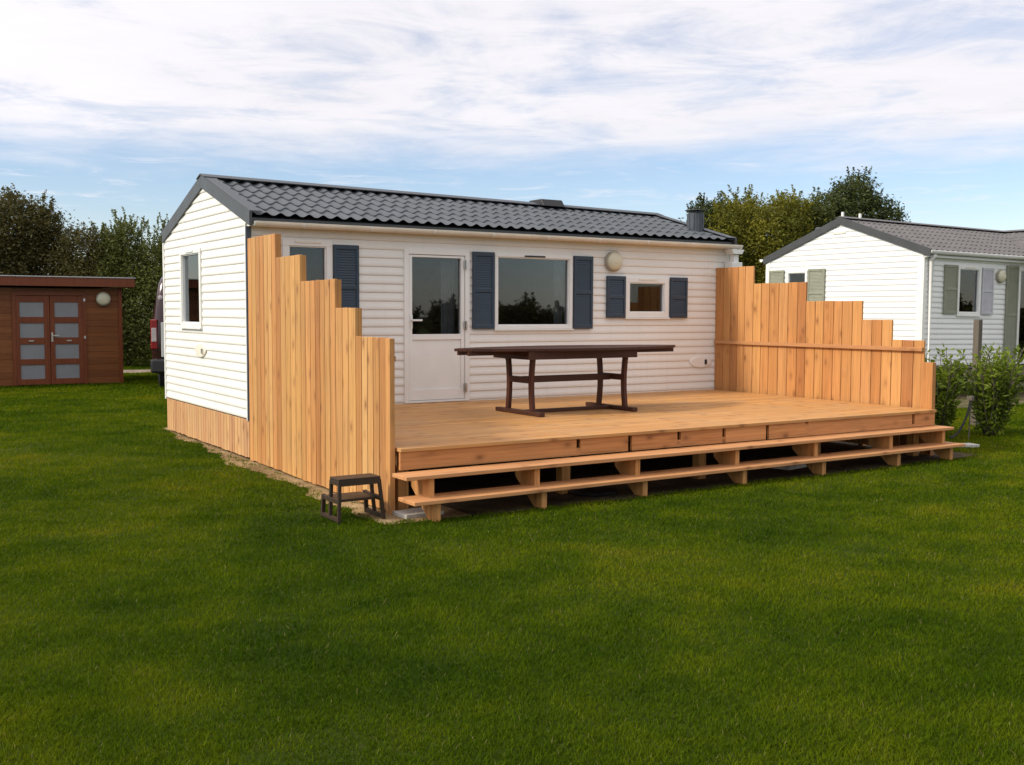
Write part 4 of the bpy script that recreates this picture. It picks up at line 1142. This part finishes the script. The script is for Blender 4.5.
tree('hedge_shrub', 'dense mid-green shrub just right of the tallest shrub tree behind the shed', 'shrub', HG, 2.45, 21.0,
     [(0, 0, 1.5, 1.15, 1.0, 1.6), (-.1, 0, 2.8, .95, .8, 1.10), (.5, 0, 2.5, .7, .7, 1.2)], 'leaf_dark', 36000, .048, 13, 70, r=.09, shoot_len=(.15, .5), per=18)
tree('hedge_shrub', 'yellow-green feathery shrub above the right end of the shed roof', 'shrub', HG, 3.35, 20.5,
     [(0, 0, 1.5, .85, .8, 1.6), (0, .1, 3.0, .65, .6, 1.0), (-.4, 0, 2.6, .5, .5, 1.0)], 'leaf_mid', 28000, .045, 14, 80, r=.08, shoot_len=(.2, .65), per=18)
tree('hedge_shrub', 'sparse twiggy light green shrub between the shed and the ivory home', 'shrub', HG, 4.15, 20.0,
     [(0, 0, 1.4, .9, .8, 1.5), (0, 0, 2.6, .7, .7, 1.05), (.35, .1, 2.8, .45, .5, .75)], 'leaf_mid', 22000, .045, 15, 100, r=.08, shoot_len=(.25, .85), per=16)
tree('hedge_shrub', 'low dark shrub beside the parked van, half hidden by the ivory home', 'shrub', HG, 5.2, 19.6,
     [(0, 0, 1.4, 1.1, .9, 1.5), (-.3, 0, 2.6, .8, .8, 1.0), (.6, 0, 2.5, .8, .8, 1.1)], 'leaf_green', 26000, .05, 16, 60, r=.09, per=18)
RG = 'trees behind the two homes'
tree('conifer', 'slim dark green conifer behind the flue of the ivory home', 'tree', RG, 22.1, 16.9,
     [(0, 0, 1.9, 1.2, 1.2, 1.9), (.2, 0, 3.9, .95, .9, 1.4), (-.3, 0, 4.5, .45, .5, .85), (.6, 0, 4.6, .5, .5, .8)], 'leaf_green', 32000, .058, 21, 60, r=.13, shoot_len=(.2, .6), per=18)
tree('conifer', 'dense green conifer with golden patches just right of the flue', 'tree', RG, 22.95, 16.3,
     [(0, 0, 1.9, 1.4, 1.3, 1.9), (0, 0, 3.9, 1.2, 1.0, 1.5), (.4, 0, 4.7, .7, .6, .95), (-.7, -.2, 3.9, .8, .8, 1.3)], 'leaf_gold', 44000, .058, 22, 70, r=.15, shoot_len=(.2, .6), per=18)
tree('golden_conifer', 'golden yellow-green conifer above the gable of the white home', 'tree', RG, 24.1, 15.5,
     [(0, -.2, 2.0, 1.7, 1.4, 2.0), (-.4, -.4, 4.15, 1.3, 1.0, 1.40), (.8, -.2, 4.0, 1.2, 1.0, 1.55), (.0, -.4, 4.85, .8, .6, .70), (1.4, -.2, 4.6, .8, .7, .9)], 'leaf_gold', 66000, .056, 23, 70, r=.16, shoot_len=(.15, .55), per=18)
tree('dark_shrub', 'dark shrub in the gap between the two homes', 'shrub', RG, 18.8, 14.2,
     [(0, 0, 1.3, 1.5, 1.2, 1.4), (.4, 0, 2.3, 1.1, 1.0, 1.0), (-1.1, .4, 1.9, 1.0, .9, 1.1)], 'leaf_green', 30000, .055, 25, 35, r=.09, per=18)
tree('broadleaf_tree', 'tall loose dark green broadleaf tree rising over the ridge of the white home', 'tree', RG, 26.75, 14.45,
     [(-1.0, .3, 4.5, 1.25, 1.1, 1.3), (.15, 0, 4.9, 1.15, 1.1, 1.25), (.95, -.5, 4.5, .8, .8, 1.1), (0, 0, 3.4, 1.8, 1.4, 1.2), (1.25, -.6, 3.9, .55, .6, .8), (-.1, 0, 5.6, .8, .8, .80)], 'leaf_green', 40000, .062, 24, 80, trunk_h=2.6, r=.2, clump=.27, per=24, shoot_len=(.2, .55))
# hedge behind the camera that the windows mirror
BG = 'shrubs of the hedge across the lawn, facing the terrace'
base = tree('field_shrub', 'dark hedge shrub across the lawn facing the terrace', 'shrub', BG, -14, -40,
     [(0, 0, .9, 2.6, 1.2, 1.0), (-1.4, 0, 1.2, 1.5, 1.0, .9), (1.5, .2, 1.3, 1.4, 1.0, .9), (.1, 0, 1.7, 1.0, .8, .7)], 'leaf_dark', 5000, .17, 31, 12, r=.1)
for k, (x, y, rz, sc) in enumerate([(-9.5, -41, 1.2, .85), (-5, -40, 2.2, .7), (-.6, -41, .4, .9), (3.6, -40, 2.9, .75), (8, -41, 3.8, .85), (12.4, -40, 5, .75), (16.8, -41, .9, .9), (21, -40, 4.4, .8), (25, -41, 1.9, .85), (29.5, -40, 2.6, .9), (34, -41, .1, .85), (38.5, -38, 1.1, .95), (42, -34, 2.1, .85), (45, -30, 3.1, .95), (47, -26, .6, .9), (49, -22, 5.1, .9), (51, -18, 4.1, .9), (53, -14, 2.4, .9), (54, -10, 1.5, .9)]):
    c = base.copy(); COL.objects.link(c); c.location = (x, y, 0); c.rotation_euler.z = rz; c.scale = (sc, sc, sc)
    for ch in base.children:
        d = ch.copy(); COL.objects.link(d); d.parent = c

# the two leafy bushes off the right end of the terrace
def bush(label, x, y, h, w, seed, stems, leaves):
    root = tag(empty('leafy_bush', (x, y, 0)), label, 'bush', 'young bushes off the right end of the terrace')
    rr = random.Random(seed); rs = np.random.RandomState(seed); s = MB(); P = []; Dd = []
    for k in range(stems):
        a = rr.uniform(0, 6.28); sp = rr.uniform(.25, 1.0) * w; hh = h * rr.uniform(.6, 1.0)
        pts = []; n = 7
        for i in range(n + 1):
            q = i / n; r_ = .05 + sp * (q ** .75) * .85
            pts.append(Vector((math.cos(a + .3 * math.sin(q * 3 + k)) * r_, math.sin(a + .3 * math.sin(q * 3 + k)) * r_, hh * q)))
        s.tube(pts, [.010 * (1 - .8 * i / n) + .0015 for i in range(n + 1)], 5)
        for _ in range(leaves):
            q = rr.uniform(.12, 1.0); i = min(n - 1, int(q * n)); p = pts[i].lerp(pts[i + 1], q * n - i)
            off = Vector((rr.gauss(0, 1), rr.gauss(0, 1), rr.gauss(0, .7))).normalized() * rr.uniform(.01, .075)
            P.append(p + off); Dd.append(off.normalized() + Vector((0, 0, .35)))
    me = bpy.data.meshes.new('foliage'); V = []; Fc = []
    for p, d in zip(P, Dd):
        d = d.normalized(); sd = d.cross(Vector((rr.gauss(0, 1), rr.gauss(0, 1), rr.gauss(0, 1)))).normalized(); l = rr.uniform(.028, .052); ww = l * .42
        o = len(V); nn = d.cross(sd) * l * .15
        V += [p, p + d * l * .9 + sd * ww + nn, p + d * l * 2, p + d * l * .9 - sd * ww + nn]; Fc.append((o, o + 1, o + 2, o + 3))
    V = [(v[0], v[1], max(v[2], .01)) for v in V]
    me.from_pydata(V, [], Fc); me.materials.append(MAT['leaf_bush'])
    f = bpy.data.objects.new('foliage', me); COL.objects.link(f); f.parent = root
    build('stem', s, 'bark', root, local=True, smooth=True)
bush('leafy green bush touching the end post of the right screen', 8.44, -2.32, 1.14, .27, 41, 30, 72)
bush('yellow-green bush at the right edge, with bare stems at its foot', 9.05, -2.66, 1.16, .42, 42, 38, 74)
# garden hose on its stake
hs = tag(empty('garden_hose', (8.3, -2.75, 0)), 'black hose hanging in a curve from a thin stake between the two bushes', 'hose')
s = MB(); pts = []
for i in range(16):
    q = i / 15; pts.append((8.42 - .33 * q ** 1.6, -2.80 + .05 * q, .52 - .42 * math.sin(q * math.pi / 2) - .06 * q))
s.tube(pts, .014, 8); build('hose_pipe', s, 'rubber', hs, smooth=True)
s = MB().tube([(8.40, -2.80, -.01), (8.43, -2.80, .56)], .009, 6); build('stake', s, 'oldwood', hs)
s = MB(); s.box(8.395, 8.455, -2.83, -2.78, .50, .56); build('tap', s, 'oldwood', hs, bevel=.008)
